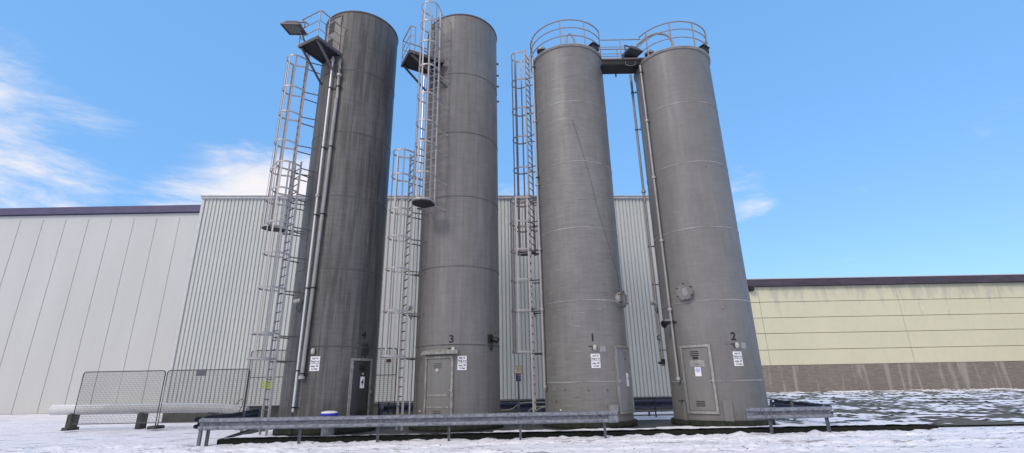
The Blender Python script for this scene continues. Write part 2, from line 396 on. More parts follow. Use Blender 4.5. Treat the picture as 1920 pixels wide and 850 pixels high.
def cylmap(phi0, rad):
    """(x along the wall, y outwards, z) -> silo-local coordinates on a wall of radius rad"""
    p0 = R(phi0)
    def fn(p):
        a = p0 + p[0] / rad; r = rad + p[1]
        return (r * math.sin(a), -r * math.cos(a), p[2])
    return fn
def text_into(mb, body, size, x, y, z, wide=1.0, bold=0.0, plane='cyl'):
    cu = bpy.data.curves.new('t', 'FONT'); cu.body = body; cu.size = size; cu.align_x = 'CENTER'; cu.align_y = 'CENTER'; cu.offset = bold
    cu.resolution_u = 3
    ob = bpy.data.objects.new('t', cu); COL.objects.link(ob)
    dg = bpy.context.evaluated_depsgraph_get(); me = bpy.data.meshes.new_from_object(ob.evaluated_get(dg))
    mb.add([(x + v.co.x * wide, y, z + v.co.y) for v in me.vertices], [tuple(p.vertices) for p in me.polygons])
    bpy.data.objects.remove(ob); bpy.data.curves.remove(cu); bpy.data.meshes.remove(me)
    return mb
def empty(name, loc=(0, 0, 0), rz=0.0):
    o = bpy.data.objects.new(name, None); COL.objects.link(o); o.location = loc; o.rotation_euler = (0, 0, rz); o.empty_display_size = .3
    return o
def tag(o, label, cat, group=None):
    o['label'] = label; o['category'] = cat
    if group: o['group'] = group
    return o
def struct(o): o['kind'] = 'structure'; return o
def lab(o, label): o['label'] = label; return o

# ---------------------------------------------------------------- ground
def surf(name, x0, x1, y0, y1, dx, dy, zf, m, keep=None):
    nx, ny = int((x1 - x0) / dx), int((y1 - y0) / dy); vs = []; fs = []; idx = {}
    def P(i, j):
        if (i, j) not in idx:
            x, y = x0 + (x1 - x0) * i / nx, y0 + (y1 - y0) * j / ny
            idx[(i, j)] = len(vs); vs.append((x, y, zf(x, y)))
        return idx[(i, j)]
    for i in range(nx):
        for j in range(ny):
            xc, yc = x0 + (x1 - x0) * (i + .5) / nx, y0 + (y1 - y0) * (j + .5) / ny
            if keep and not keep(xc, yc): continue
            fs.append((P(i, j), P(i + 1, j), P(i + 1, j + 1), P(i, j + 1)))
    mb = MB(); mb.add(vs, fs, True)
    me = bpy.data.meshes.new(name); me.from_pydata(vs, [], fs); me.polygons.foreach_set('use_smooth', [True] * len(fs)); me.materials.append(MAT[m]); me.update()
    o = bpy.data.objects.new(name, me); COL.objects.link(o)
    return struct(o)
KY = lambda x: 15.08 + .022 * (x + 3)        # front kerb line, slightly skewed
def nz3(x, y, s, o=0.): return noise.fractal(Vector((x * s + o, y * s - o, o)), .9, 2.1, 4)
MB().add([(-700, -500, -.02), (900, -500, -.02), (900, 1200, -.02), (-700, 1200, -.02)], [(0, 1, 2, 3)]).build('ground', 'snow')
struct(bpy.data.objects['ground'])
PRINTS = {}
rs = random.Random(5)
for _ in range(16):
    px_, py_, hd_ = rs.uniform(-10, 12), rs.uniform(11.5, 14.6), rs.choice((0, math.pi)) + rs.uniform(-.5, .5)
    for q in range(rs.randint(6, 16)):
        sx = px_ + math.cos(hd_) * .36 * q - math.sin(hd_) * .09 * (-1) ** q; sy = py_ + math.sin(hd_) * .36 * q + math.cos(hd_) * .09 * (-1) ** q
        for a in (-1, 0, 1):
            for b in (-1, 0, 1): PRINTS.setdefault((int(sx // .4) + a, int(sy // .4) + b), []).append((sx, sy, hd_))
def trod(x, y):
    d = 0
    for sx, sy, h in PRINTS.get((int(x // .4), int(y // .4)), ()):
        u = (x - sx) * math.cos(h) + (y - sy) * math.sin(h); v = -(x - sx) * math.sin(h) + (y - sy) * math.cos(h)
        q = (u / .16) ** 2 + (v / .07) ** 2
        if q < 4: d = min(d, -.045 * math.exp(-q ** 2 * .5) + .012 * math.exp(-(q - 2) ** 2 * 3))
    for yc in (12.35, 13.95):
        w_ = y - (yc + .04 * x + .1 * math.sin(x * .25)); d -= .035 * math.exp(-(w_ / .13) ** 4) - .012 * math.exp(-((abs(w_) - .22) / .07) ** 2)
    return d
# trodden snow in front of the kerb, with a ragged bank against it
surf('snow', -16, 20, 9, 15.7, .06, .05,
     lambda x, y: .02 + trod(x, y) + .028 * nz3(x, y, 1.1) + .026 * nz3(x, y, 4.5, 3.) + .010 * nz3(x, y, 11, 6.) + .05 * max(0, 1 - abs(KY(x) - y) / .35) * (.5 + nz3(x, 0, 2.2, 8.)) - (.12 if y > KY(x) + .02 else 0),
     'snow', keep=lambda x, y: y < KY(x) + .06)
# slab of wet asphalt round the silos, with its mossy kerb
sl = MB(); X0, X1 = -8.4, 12.5; Yb = 24.5
n_ = 60
vs = [(X0 + (X1 - X0) * i / n_, KY(X0 + (X1 - X0) * i / n_) + .12, .14) for i in range(n_ + 1)]
vs += [(X1, Yb, .14), (X0 - 2.5, Yb, .14)]
sl.add(vs, [tuple(range(len(vs)))]); sl.add([(p[0], p[1], -.02) for p in vs], [])
struct(sl.build('pavement', 'asphalt'))
kb = MB(); L = 1.0; x = X0
while x < X1 - .01:
    ja, jb = random.uniform(-.006, .006), random.uniform(-.006, .006)
    a = Vector((x + .004, KY(x) + .06 + ja, .065)); b = Vector((min(x + L, X1) - .004, KY(x + L) + .06 + jb, .065))
    kb.bar(a, b, .12, .17 + random.uniform(-.004, .004)); x += L
a = Vector((X1 - .06, KY(X1) + .12, .065))
for i in range(9):
    b = a + Vector((0, 1.0, 0)); kb.bar(a, b - (b - a) * .008, .12, .168); a = b
a = Vector((X0 - .06, KY(X0) + .12, .065))
for i in range(9):
    b = a + Vector((-.265 * 1.0, .96, 0)); kb.bar(a, b - (b - a) * .008, .12, .168); a = b
struct(kb.build('kerb', 'moss'))
SILO = {4: (-6.27, 17.44), 3: (-1.94, 17.89), 1: (2.63, 17.93), 2: (7.0, 17.52)}
TOPZ = {4: 16.1, 3: 16.25, 1: 14.65, 2: 14.12}
def snowmask(x, y):
    dmin = min(math.hypot(x - cx, (y - cy)) for cx, cy in SILO.values())
    m = .22 * nz3(x, y, 1.6, 5.) + .10 * nz3(x, y, 6, 1.)
    front = (KY(x) + .12 + .34 + (.38 if x > -.6 else 0) + (.35 if x > 4.5 else 0) + .28 * nz3(x, 3, .9, 2.)) - y
    m += max(-1, min(.45, front * 1.6))
    if x > -.6: m += .10
    if y > 19.9: m = .25 + .3 * nz3(x, y, 1.2, 7.) + .2 * min(1, (y - 19.9)) - .1
    if x > 8.6: m = max(m, .06 + .35 * nz3(x, y, .9, 9.) + .12 * nz3(x, y, 5, 2.))
    if x < -7.4: m = max(m, .25 + .25 * nz3(x, y, 1.2, 4.))
    if dmin < 1.75: m -= (1.75 - dmin) * 2.2
    return m
surf('snow', -8.35, 12.4, 14.85, 24.4, .05, .045, lambda x, y: .143 + (.020 if y < KY(x) + .14 else 0) + .035 * max(0, min(1, snowmask(x, y) * 3)) * (1 + .5 * nz3(x, y, 3)) , 'snow_clean',
     keep=lambda x, y: snowmask(x, y) > .01 and y > KY(x) + .01)
g = MB(); g.add([(12.6, 24.52, .05), (300, 24.52, .05), (300, 59.5, .12), (12.6, 59.5, .12)], [(0, 1, 2, 3)]); struct(g.build('grass_verge', 'grass'))
g = MB(); g.add([(12.6, 16.6, .04), (300, 16.6, .04), (300, 24.5, .05), (12.6, 24.5, .05)], [(0, 1, 2, 3)]); struct(g.build('grass_verge', 'grass'))

vm = lambda x, y: .42 * nz3(x, y * .8, .55, 12.) + .26 * nz3(x, y, 2.3, 3.) - .06
surf('snow', 12.7, 62, 16.7, 59.3, .22, .2, lambda x, y: .06 + (y - 16) * .0016 + .10 * max(0, min(1, vm(x, y) * 2.5)), 'snow_clean', keep=lambda x, y: vm(x, y) > 0)

# ---------------------------------------------------------------- corrugated warehouse
WA, WB = Vector((-18.03, 26.44, 0)), Vector((11.5, 27.90, 0))
WZ0, WZ1 = .77, 12.22
wh = empty('warehouse', (WA.x, WA.y, 0), math.atan2(WB.y - WA.y, WB.x - WA.x))
WL = (WB - WA).length
prof = []; xx = 0; P = .212
while xx < WL:
    prof += [(xx, 0), (xx + .140, 0), (xx + .150, .055), (xx + .202, .055)]
    xx += P
prof.append((xx, 0))
cl = MB()
vs = [(x, y, z) for z in (WZ0, WZ1) for x, y in prof]; k = len(prof)
cl.add(vs, [(i, i + 1, k + i + 1, k + i) for i in range(k - 1)])
cl.build('wall_cladding', 'clad', wh)
sc = MB()
for i in range(int(WL / P)):
    xg = i * P + .176
    zz = 2.0 + (i % 2) * .0
    while zz < 12:
        sc.box((xg, .049, zz + (.05 if i % 2 else -.05)), (.022, .012, .028)); zz += 1.55
sc.build('screws', 'screw', wh)
cap = MB()
cap.box((WL / 2, .03, WZ1 + .06), (WL + .12, .34, .12))
cap.box((WL / 2, -.01, WZ1 + .135), (WL + .16, .42, .035))
cap.build('roof_edge', 'clad_trim', wh)
MB().box((WL / 2, .02, WZ0 - .035), (WL + .04, .16, .065)).build('base_flashing', 'clad_trim', wh)
MB().box((WL / 2, .35, WZ0 / 2 - .04), (WL - .02, .5, WZ0 - .06)).build('plinth', 'concrete', wh)
MB().box((.045, .0, (WZ0 + WZ1) / 2), (.15, .05, WZ1 - WZ0)).build('corner_trim', 'clad_trim', wh)
MB().box((WL / 2, 12, WZ1 / 2 + .1), (WL - .1, 23.0, WZ1 - .3)).build('rear_wall', 'clad', wh)
tag(wh, 'long warehouse clad in light grey corrugated metal behind the four silos', 'warehouse')

# pale hall beyond the warehouse's left corner
hl = empty('industrial_hall', (-50, 40, 0))
hb = MB(); hb.box((0, 12, 8.2), (56, 24, 16.4)); hb.build('wall', 'hall', hl)
pj = MB()
for i in range(28): pj.box((-27 + i * 2, -.008, 8.0), (.025, .02, 16.0))
pj.build('panel_joints', 'pipe', hl)
MB().box((0, 11.9, 16.75), (56.4, 24.4, .62)).build('fascia', 'hall_trim', hl)
tag(hl, 'pale grey hall with a violet roof edge far left beyond the warehouse corner', 'building')

# cream building on the right
cb = empty('storage_building', (60, 60, 0))
W0, W1 = -33.2, 45.0
mb = MB()
zs = [3.14, 4.94, 6.88, 8.76, 10.69, 12.62]; 
for a, b in zip(zs[:-1], zs[1:]):
    xa = W0
    for xb in (-29.2, -12.0, 5.5, 23.0, 45.0):
        mb.box(((xa + xb) / 2, .25, (a + b) / 2), (xb - xa - .05, .5, b - a - .06)); xa = xb
mb.build('wall_panels', 'cream_wall', cb)
MB().box(((W0 + W1) / 2, 6.4, 7.9), (W1 - W0 - .2, 12, 9.4)).build('inner_wall', 'screw', cb)
MB().box(((W0 + W1) / 2, .3, 1.6), (W1 - W0 - .1, .8, 3.04)).build('brick_base', 'brick', cb)
mb = MB().box(((W0 + W1) / 2, 6.2, 13.04), (W1 - W0 + .8, 13.4, .84)); mb.build('fascia', 'fascia', cb)
MB().box(((W0 + W1) / 2, 6.2, 13.52), (W1 - W0 + .9, 13.5, .10)).build('roof_edge', 'clad_trim', cb)
mb = MB().box((-30.15, -.35, 12.35), (.55, .7, .42)); mb.box((-30.15, -.5, 12.1), (.3, .3, .2)); mb.build('eaves_box', 'dark', cb)
tag(cb, 'low cream panelled building with a dark violet roof edge and brick base on the right', 'building')

# ---------------------------------------------------------------- silos
SEAMS = {4: [2.79, 5.38, 8.02, 10.57, 13.28], 3: [2.8, 5.47, 8.09, 10.71, 13.35], 1: [1.55, 4.21, 6.82, 9.42, 12.01], 2: [1.51, 4.07, 6.62, 9.13, 11.63]}
SUN_NUM = {4: (58.8, 3.18), 3: (-2.2, 2.97), 1: (2.3, 2.94), 2: (7.1, 2.86)}
SLAB = {4: 'Auf 10', 3: 'Auf 10', 1: 'Auf 10', 2: 'Auf 10'}
def notice(par, phi, z, name, lines, rad=1.5):
    mb = MB().box((0, .008, 0), (.30, .010, .215), nx=4); o = mb.build(name, 'white', par, fn=lambda p: cylmap(phi, rad)((p[0], p[1], p[2] + z)))
    t = MB()
    for i, s in enumerate(lines): text_into(t, s, .088, 0, .0165, .043 - .088 * i, .84, .0022)
    t.build('lettering', 'blk_paint', o, fn=lambda p: cylmap(phi, rad)((p[0], p[1], p[2] + z)))
def make_silo(k):
    cx, cy = SILO[k]; top = TOPZ[k]; r = 1.5
    root = empty('silo', (cx, cy, .14))
    Z = lambda z: z - .14
    # plinth
    MB().lathe([(r + .10, 0), (r + .12, .06), (r + .10, .17), (r + .02, .19)], 72, capt=False).build('plinth', 'skirt', root)
    # shell: courses with a proud welded seam between them
    MB().lathe([(r, Z(.30)), (r, Z(top) - .06)], 128).build('shell', 'silo%d' % k, root)
    for s_ in SEAMS[k]:
        MB().lathe([(r - .005, Z(s_) - .02), (r + .011, Z(s_) - .013), (r + .011, Z(s_) + .013), (r - .005, Z(s_) + .02)], 96, capb=False, capt=False).build('seam', 'seam_dark' if k in (3, 4) else 'seam_pale', root)
    # rim
    if k in (3, 4):
        MB().lathe([(r - .02, Z(top) - .07), (r + .02, Z(top) - .06), (r + .03, Z(top) - .03), (r + .02, Z(top)), (r - .05, Z(top))], 96).build('rim', 'lamp_frame', root)
    else:
        MB().lathe([(r - .03, Z(top) - .09), (r + .045, Z(top) - .08), (r + .06, Z(top) - .05), (r + .045, Z(top) - .02), (r - .03, Z(top) - .015)], 96).build('rim', 'pipe', root)
        MB().lathe([(r - .04, Z(top) - .05), (1.0, Z(top) + .12), (.3, Z(top) + .27), (.02, Z(top) + .30)], 64).build('roof', 'silo1', root)
        a = -40 if k == 1 else -50
        px, py = (1.1 * math.sin(R(a)) - .0, -1.1 * math.cos(R(a)))
        if k == 1: px, py = -1.13, -.63
        else: px, py = -1.03, -.56
        v = MB().lathe([(.14, Z(top) + .02), (.14, Z(top) + .26), (.17, Z(top) + .28), (.17, Z(top) + .34)], 24, (px, py)); vo = v.build('roof_vent', 'dark', root)
        MB().lathe([(.20, Z(top) + .36), (.205, Z(top) + .44), (.16, Z(top) + .49), (.02, Z(top) + .51)], 24, (px, py)).build('vent_cap', 'pipe', vo)
        hx, hy = (1.02, -.98) if k == 1 else (1.02, -.98)
        MB().box((hx, hy, Z(top) + .17), (.34, .3, .22), .6).box((hx, hy, Z(top) + .30), (.42, .38, .04), .6).build('roof_box', 'dark', root)
    # number painted on the wall
    ph, z = SUN_NUM[k]
    t = MB(); text_into(t, str(k), .35, 0, .006, 0, 1.05, .009); t.build('number', 'blk_paint', root, fn=lambda p: cylmap(ph, r)((p[0], p[1], Z(p[2] + z))))
    # bulkhead lamp + notices
    lp, lz = {4: (-3.5, 2.63), 3: (.4, 2.63), 1: (3.8, 2.62), 2: (8.8, 2.58)}[k]
    c = cylmap(lp, r)((0, .05, Z(lz)))
    o = MB().disc(cylmap(lp, r)((0, .018, Z(lz))), (math.sin(R(lp)), -math.cos(R(lp)), 0), .085, .04).box(cylmap(lp, r)((-.13, .012, Z(lz) + .05)), (.12, .02, .02), R(lp)).build('bulkhead_lamp', 'dark', root)
    MB().sphere(c, .07, 8, (1, 1, 1.5)).build('lamp_glass', 'lampwhite', o)
    n1 = {4: (-.3, 2.365), 3: (11.6, 2.325), 1: (4.2, 2.315), 2: (8.5, 2.285)}[k]
    notice(root, n1[0], Z(n1[1]), 'upper_notice', ['Auf 10', 'Fang is ar'], r)
    notice(root, n1[0], Z(n1[1]) - .232, 'lower_notice', ['max. 50', '1,5 bar'], r)
    # door: kind, phi0, phi1, z0, z1
    p0, p1, z0, z1 = {4: (42, 76, .42, 2.42), 3: (-37.2, .8, .42, 2.44), 1: (31, 69, .55, 2.70), 2: (-60, -22.5, .53, 2.64)}[k]
    pc = (p0 + p1) / 2; w = R(p1 - p0) * r; h = z1 - z0; zc = (z0 + z1) / 2
    mp = lambda p: cylmap(pc, r)((p[0], p[1], Z(p[2])))
    fr = MB(); T = .075
    for s_ in (-1, 1): fr.box((s_ * (w / 2 - T / 2), .035, zc), (T, .07, h - 2 * T - .004), nz=1)
    fr.box((0, .037, z1 - T / 2), (w, .074, T), nx=10); fr.box((0, .037, z0 + T / 2), (w, .074, T), nx=10)
    fo = fr.build('door_frame', 'frame_dirty' if k in (3, 4) else 'frame', root, fn=mp)
    dm = {4: 'door_dark', 3: 'door', 1: 'door_violet', 2: 'door'}[k]
    dr = MB().box((0, .018, zc), (w - 2 * T - .02, .036, h - 2 * T - .02), nx=10).build('door', dm, root, fn=mp)
    if k == 4: lab(dr, 'dark rain-soaked door with a white plate reading 4')
    lv = MB()
    for zz in (z1 - .27, z0 + .30):
        if k == 3: zz -= .03
        lv = MB()
        for i in range(3): lv.box((-.02 if k != 1 else 0.02, .042, zz + (i - 1) * .062), (.27 if k != 1 else .22, .022, .024), nx=3)
        lv.build('louvre', 'screw' if k == 3 else ('dark' if k != 1 else 'frame'), dr, fn=mp)
    hd = MB(); hx = w / 2 - T - (-.035)
    hs = {4: 1, 3: 1, 1: -1, 2: 1}[k]
    hd.box((hs * (w / 2 - T * .6), .09, z0 + h * .47), (.05, .04, .10)); hd.tube([(hs * (w / 2 - T * .6), .10, z0 + h * .47), (hs * (w / 2 - T * 1.9), .11, z0 + h * .47)], .012, 6)
    hd.build('handle', 'galv', dr, fn=mp)
    if k == 3:
        for zz in (1.22, .86): MB().box((-.01, .043, zz), (w - 2 * T - .08, .014, .055), nx=8).build('stiffener', 'frame_dirty', dr, fn=mp)
        hood = MB()
        for i in range(12):
            a, b = -w / 2 - .08 + (w + .22) * i / 12, -w / 2 - .08 + (w + .22) * (i + 1) / 12
            prf = [(.0, z1 + .22), (.12, z1 + .17), (.20, z1 + .08), (.20, z1 + .055), (.0, z1 + .055)]
            vs = [(xx_, y_, z_) for xx_ in (a, b) for y_, z_ in prf]
            hood.add(vs, [(q, (q + 1) % 5, 5 + (q + 1) % 5, 5 + q) for q in range(5)] + ([(4, 3, 2, 1, 0)] if i == 0 else []) + ([(5, 6, 7, 8, 9)] if i == 11 else []))
        hood.build('door_hood', 'frame_dirty', root, fn=mp)
        MB().disc(mp((-.03, .045, 2.0)), (math.sin(R(pc)), -math.cos(R(pc)), 0), .055, .03).build('air_nozzle', 'lampwhite', dr)
    if k == 4:
        o = MB().box((.02, .042, 1.66), (.17, .010, .36), nx=2).build('number_plate', 'white', dr, fn=mp)
        t = MB(); text_into(t, '4', .27, .02, .050, 1.66, .8, .004); t.build('lettering', 'blk_paint', o, fn=mp)
        MB().box((0, .045, 2.08), (.15, .02, .12)).build('vent_flap', 'black', dr, fn=mp)
        MB().disc(mp((.01, .05, 1.93)), (math.sin(R(pc)), -math.cos(R(pc)), 0), .03, .03).build('air_nozzle', 'lampwhite', dr)
        # flaked coating round the number and the dark run below it
        def flake(name, cx3, cz3, rx, rz_, m_, sd, off):
            pts_ = []
            for i in range(48):
                a = 2 * math.pi * i / 48; q = 1 + .45 * noise.fractal(Vector((math.cos(a) * 1.7 + sd, math.sin(a) * 1.7, sd)), .8, 2.2, 4)
                pts_.append((cx3 + rx * q * math.cos(a), off, cz3 + rz_ * q * math.sin(a)))
            pts_.append((cx3, off, cz3)); MB().add(pts_, [(i, (i + 1) % 48, 48) for i in range(48)]).build(name, m_, root, fn=mp)
        flake('flaked_patch', .02, z1 + .42, .38, .20, 'flake', 3.0, .003)
        flake('wet_stain', .08, z1 + .26, .17, .25, 'door_dark', 8.0, .006)
    if k == 2:
        MB().box((0, .045, 2.23), (.17, .02, .07)).build('vent_opening', 'black', dr, fn=mp)
        o = MB().box((0.03, .041, 2.06), (.46, .006, .20), nx=4).build('name_plate', 'frame', dr, fn=mp)
        t = MB(); text_into(t, 'SILO  2', .075, .06, .047, 2.03, 1, .001); t.build('lettering', 'lamp_frame', o, fn=mp)
        o = MB().box((.03, .041, 1.80), (.19, .008, .28), nx=2).build('round_label', 'white', dr, fn=mp)
        MB().disc(mp((.03, .048, 1.85)), (math.sin(R(pc)), -math.cos(R(pc)), 0), .075, .006).build('blue_disc', 'label_blue', o)
    if k == 1:
        MB().disc(mp((.02, .04, 2.26)), (math.sin(R(pc)), -math.cos(R(pc)), 0), .035, .02).build('vent_opening', 'lamp_frame', dr)
        o = MB().box((.09, .041, 1.60), (.15, .008, .42), nx=2).build('door_label', 'white', dr, fn=mp)
        MB().disc(mp((.09, .048, 1.64)), (math.sin(R(pc)), -math.cos(R(pc)), 0), .055, .006).build('blue_disc', 'label_blue', o)
    # small fixings
    fx = MB()
    if k == 1:
        for ph_, z_ in ((-36.9, 1.32), (-6.7, 1.29), (16.8, 1.28), (-52, .95)): MB().box(cylmap(ph_, r)((0, .012, Z(z_))), (.035, .03, .06), R(ph_)).build('wall_fixing', 'lamp_frame', root)
        MB().box((0, .01, 0), (.15, .02, .20), nx=2).build('socket_plate', 'pipe', root, fn=lambda p: cylmap(-54.4, r)((p[0], p[1], Z(p[2] + 1.38))))
        MB().box((0, .014, 0), (.05, .02, .05)).build('white_marker', 'white', root, fn=lambda p: cylmap(-44.9, r)((p[0], p[1], Z(p[2] + .69))))
        MB().box((0, .05, 0), (.30, .1, .20), nx=3).build('low_box', 'pipe', root, fn=lambda p: cylmap(22, r)((p[0], p[1], Z(p[2] + .74))))
        MB().box((0, .006, 0), (.20, .008, .18), nx=3).build('faded_patch', 'pipe', root, fn=lambda p: cylmap(14.5, r)((p[0], p[1], Z(p[2] + 2.58))))
    if k == 2:
        MB().box((0, .006, 0), (.20, .008, .19), nx=3).build('faded_patch', 'pipe', root, fn=lambda p: cylmap(19.5, r)((p[0], p[1], Z(p[2] + 2.58))))
        MB().box((0, .03, 0), (.26, .06, .66), nx=3).build('side_post', 'door', root, fn=lambda p: cylmap(-12.5, r)((p[0], p[1], Z(p[2] + .60))))
        MB().box((0, .03, 0), (.14, .06, .62), nx=3).build('side_post', 'door', root, fn=lambda p: cylmap(-64.5, r)((p[0], p[1], Z(p[2] + .58))))
        for ph_, z_ in ((-3, 2.62), (-1, 3.75), (6, 8.9)): MB().box(cylmap(ph_, r)((0, .008, Z(z_))), (.03, .02, .03), R(ph_)).build('wall_fixing', 'lamp_frame', root)
    if k == 3:
        for z_ in (14.9, 14.3, 13.75, 13.0):
            MB().box(cylmap(92, r)((0, .04, Z(z_))), (.05, .10, .06), R(92)).build('wall_fixing', 'lamp_frame', root)
        MB().box((0, .014, 0), (.05, .02, .05)).build('white_marker', 'white', root, fn=lambda p: cylmap(-47, r)((p[0], p[1], Z(p[2] + .74))))
    # round manhole
    if k in (1, 2):
        ph_, z_ = {2: (-42.1, 4.40), 1: (52.3, 4.29)}[k]
        ax = Vector((math.sin(R(ph_)), -math.cos(R(ph_)), 0)); c0_ = ax * r + Vector((0, 0, Z(z_)))
        o = MB().disc(c0_ + ax * .0, ax, .26, .26, 32).build('manhole_neck', 'pipe', root)
        MB().disc(c0_ + ax * .155, ax, .28, .035, 32).build('manhole_cover', 'door', o)
        cl_ = MB(); tx = Vector((ax.y, -ax.x, 0))
        for i in range(6):
            a = R(30 + 60 * i); q = c0_ + tx * math.cos(a) * .275 + Vector((0, 0, math.sin(a) * .275))
            cl_.tube([q + ax * .09, q + ax * .19], .016, 8); cl_.tube([q + ax * .2 - tx * .03, q + ax * .2 + tx * .03], .015, 6)
        cl_.build('clamps', 'dark', o)
        pt = MB()
        pts_ = []
        for i in range(14):
            a = 2 * math.pi * i / 14; rr_ = .09 + .05 * noise.noise(Vector((i * .9, k, 0)))
            pts_.append(c0_ + ax * .1775 + tx * (math.cos(a) * rr_ - .02) + Vector((0, 0, math.sin(a) * rr_ * 1.7)))
        pt.add(pts_, [tuple(range(14))]); pt.build('paint_patch', 'paint_patch', o)
    # service opening near the top of silos 3 and 4
    if k in (3, 4):
        pcx, zc_, hw, hh = (-32.5, 15.05, .46, .85) if k == 4 else (-63, 15.15, .46, .85)
        mq = lambda p: cylmap(pcx, r)((p[0], p[1], Z(p[2] + zc_)))
        hf = MB()
        for s_ in (-1, 1): hf.box((s_ * hw, .02, 0), (.05, .04, 2 * hh))
        hf.box((0, .022, hh), (2 * hw + .05, .044, .05), nx=6); hf.box((0, .022, -hh), (2 * hw + .05, .044, .05), nx=6)
        hp = MB().box((0, .008, 0), (2 * hw - .06, .016, 2 * hh - .06), nx=8)
        ho = hp.build('service_hatch', 'door', root, fn=mq)
        hf.build('hatch_frame', 'lamp_frame', ho, fn=mq)
        for cx2, cz2 in ((-.02, .42), (-.02, -.42)): MB().box((cx2, .02, cz2), (.30, .014, .52), nx=3).build('hatch_opening', 'black', ho, fn=mq)
    return root
SL = {}
SL[4] = tag(make_silo(4), 'dark rain-streaked silo painted 4 with a blue-lidded drum before it, leftmost silo', 'silo', 'four grey silos in a row')
SL[3] = tag(make_silo(3), 'grey silo painted 3, with a hood over its door, second from the left', 'silo', 'four grey silos in a row')
SL[1] = tag(make_silo(1), 'grey silo painted 1 with horizontal scratches and a narrow pale violet door', 'silo', 'four grey silos in a row')
SL[2] = tag(make_silo(2), 'grey silo painted 2 with a round manhole cover above its door, rightmost silo', 'silo', 'four grey silos in a row')

# ---------------------------------------------------------------- caged ladders
def plan(k, phi, r, t=0):
    p = R(phi); x, y = SILO[k]
    return x + r * math.sin(p) + t * math.cos(p), y - r * math.cos(p) + t * math.sin(p)
def ladder(k, phi, s, z0, z1, hoops, label, hatch=None, w=.46, brk=0.0, m='galv', mr='rung_steel', topopen=False):
    x, y = plan(k, phi, 1.5 + s)
    root = empty('caged_ladder', (x, y, z0), R(phi))
    Z = lambda z: z - z0
    for sg in (-1, 1):
        MB().box((sg * w / 2, 0, Z((z0 + z1) / 2)), (.045, .065, z1 - z0)).build('side_rail', m, root)
    z = z0 + .12
    first = None
    while z < z1 - .05:
        if first is None: first = MB().tube([(-w / 2, 0, 0), (w / 2, 0, 0)], .019, 6).build('rung', mr, root); first.location = (0, 0, Z(z)); me = first.data
        else:
            o = bpy.data.objects.new('rung', me); COL.objects.link(o); o.parent = root; o.location = (0, 0, Z(z))
        z += .30
    ra = .355
    def path(ext):
        pts = []
        pts += [(w / 2 + .02, 0), (w / 2 + .05, -.10)]
        for i in range(17):
            a = R(10 - 200 * i / 16); pts.append((ra * math.cos(a), -.40 + ra * math.sin(a)))
        pts += [(-w / 2 - .05, -.10), (-w / 2 - .02, 0)]
        return pts
    for h in hoops:
        MB().ribbon([(a, b, Z(h)) for a, b in path(0)], .06, .018).build('cage_hoop', m, root)
    zb, zt = min(hoops) - .02, max(hoops) + .02
    for a in (-8, -50, -90, -130, -172):
        px, py = (ra - .010) * math.cos(R(a)), -.40 + (ra - .010) * math.sin(R(a))
        MB().box((px, py, Z((zb + zt) / 2)), (.014, .058, zt - zb), R(a)).build('cage_strap', m, root)
    # stand-off brackets, flared, at every hoop height with silo wall behind
    for h in hoops:
        if h > TOPZ[k] - .1: continue
        for sg in (-1, 1):
            # where the wall is, seen from the rail
            xe = sg * (w / 2 + .07); ye = s + 1.5 - math.sqrt(max(.01, 1.5 ** 2 - xe ** 2))
            MB().ribbon([(sg * (w / 2 + .016), 0, Z(h) - .07), (sg * (w / 2 + .02), .06, Z(h) - .07), (xe, ye - .05, Z(h) - .07), (xe + sg * .03, ye - .01, Z(h) - .07)], .04, .014).build('wall_bracket', mr, root)
    if hatch:
        pl = MB(); pts = [(q[0] * 1.02, q[1]) for q in path(0)]
        vs = [(a, b, Z(hatch) - .02) for a, b in pts] + [(a, b, Z(hatch) + .015) for a, b in pts]; n_ = len(pts)
        pl.add(vs, [tuple(range(n_)), tuple(range(2 * n_ - 1, n_ - 1, -1))] + [(i, (i + 1) % n_, n_ + (i + 1) % n_, n_ + i) for i in range(n_)])
        pl.build('bottom_hatch', 'dark', root)
    return tag(root, label, 'ladder', 'caged ladders on the silos')
ladder(4, -57, .55, 6.75, 14.9, [13.86, 12.48, 11.39, 10.18, 9.05, 7.89, 6.88], 'upper caged ladder left of the dark silo 4, rising to its platform and floodlight', 6.88)
ladder(4, -41, .55, .18, 9.25, [9.06, 8.07, 6.85, 5.79, 4.63, 3.18, 2.41], 'lower caged ladder on silo 4, standing behind the guardrail near the blue-lidded drum', brk=1)
ladder(3, -26, .55, 7.5, 16.0, [15.94, 15.06, 14.1, 13.02, 11.8, 10.65, 9.8, 8.62, 7.62], 'upper caged ladder on the front of silo 3, topmost hoop above the rim', 7.55, mr='galv')
ladder(3, -58, .55, .18, 10.1, [9.95, 8.96, 7.61, 6.58, 5.42, 3.95, 2.47], 'lower caged ladder in the gap between silos 4 and 3, left of the hooded door')
ladder(1, -116, .40, 6.45, 16.1, [16.01, 14.55, 13.09, 11.68, 10.22, 8.7, 7.57, 6.56], 'upper caged ladder left of silo 1, its brownish cage reaching the roof railing', 6.56, m='galv_b', mr='lamp_frame')
ladder(1, -101, .40, .18, 8.8, [8.64, 7.64, 6.49, 5.31, 4.14, 2.63], 'lower caged ladder left of silo 1, beside the yellow and navy sign post', mr='dark')

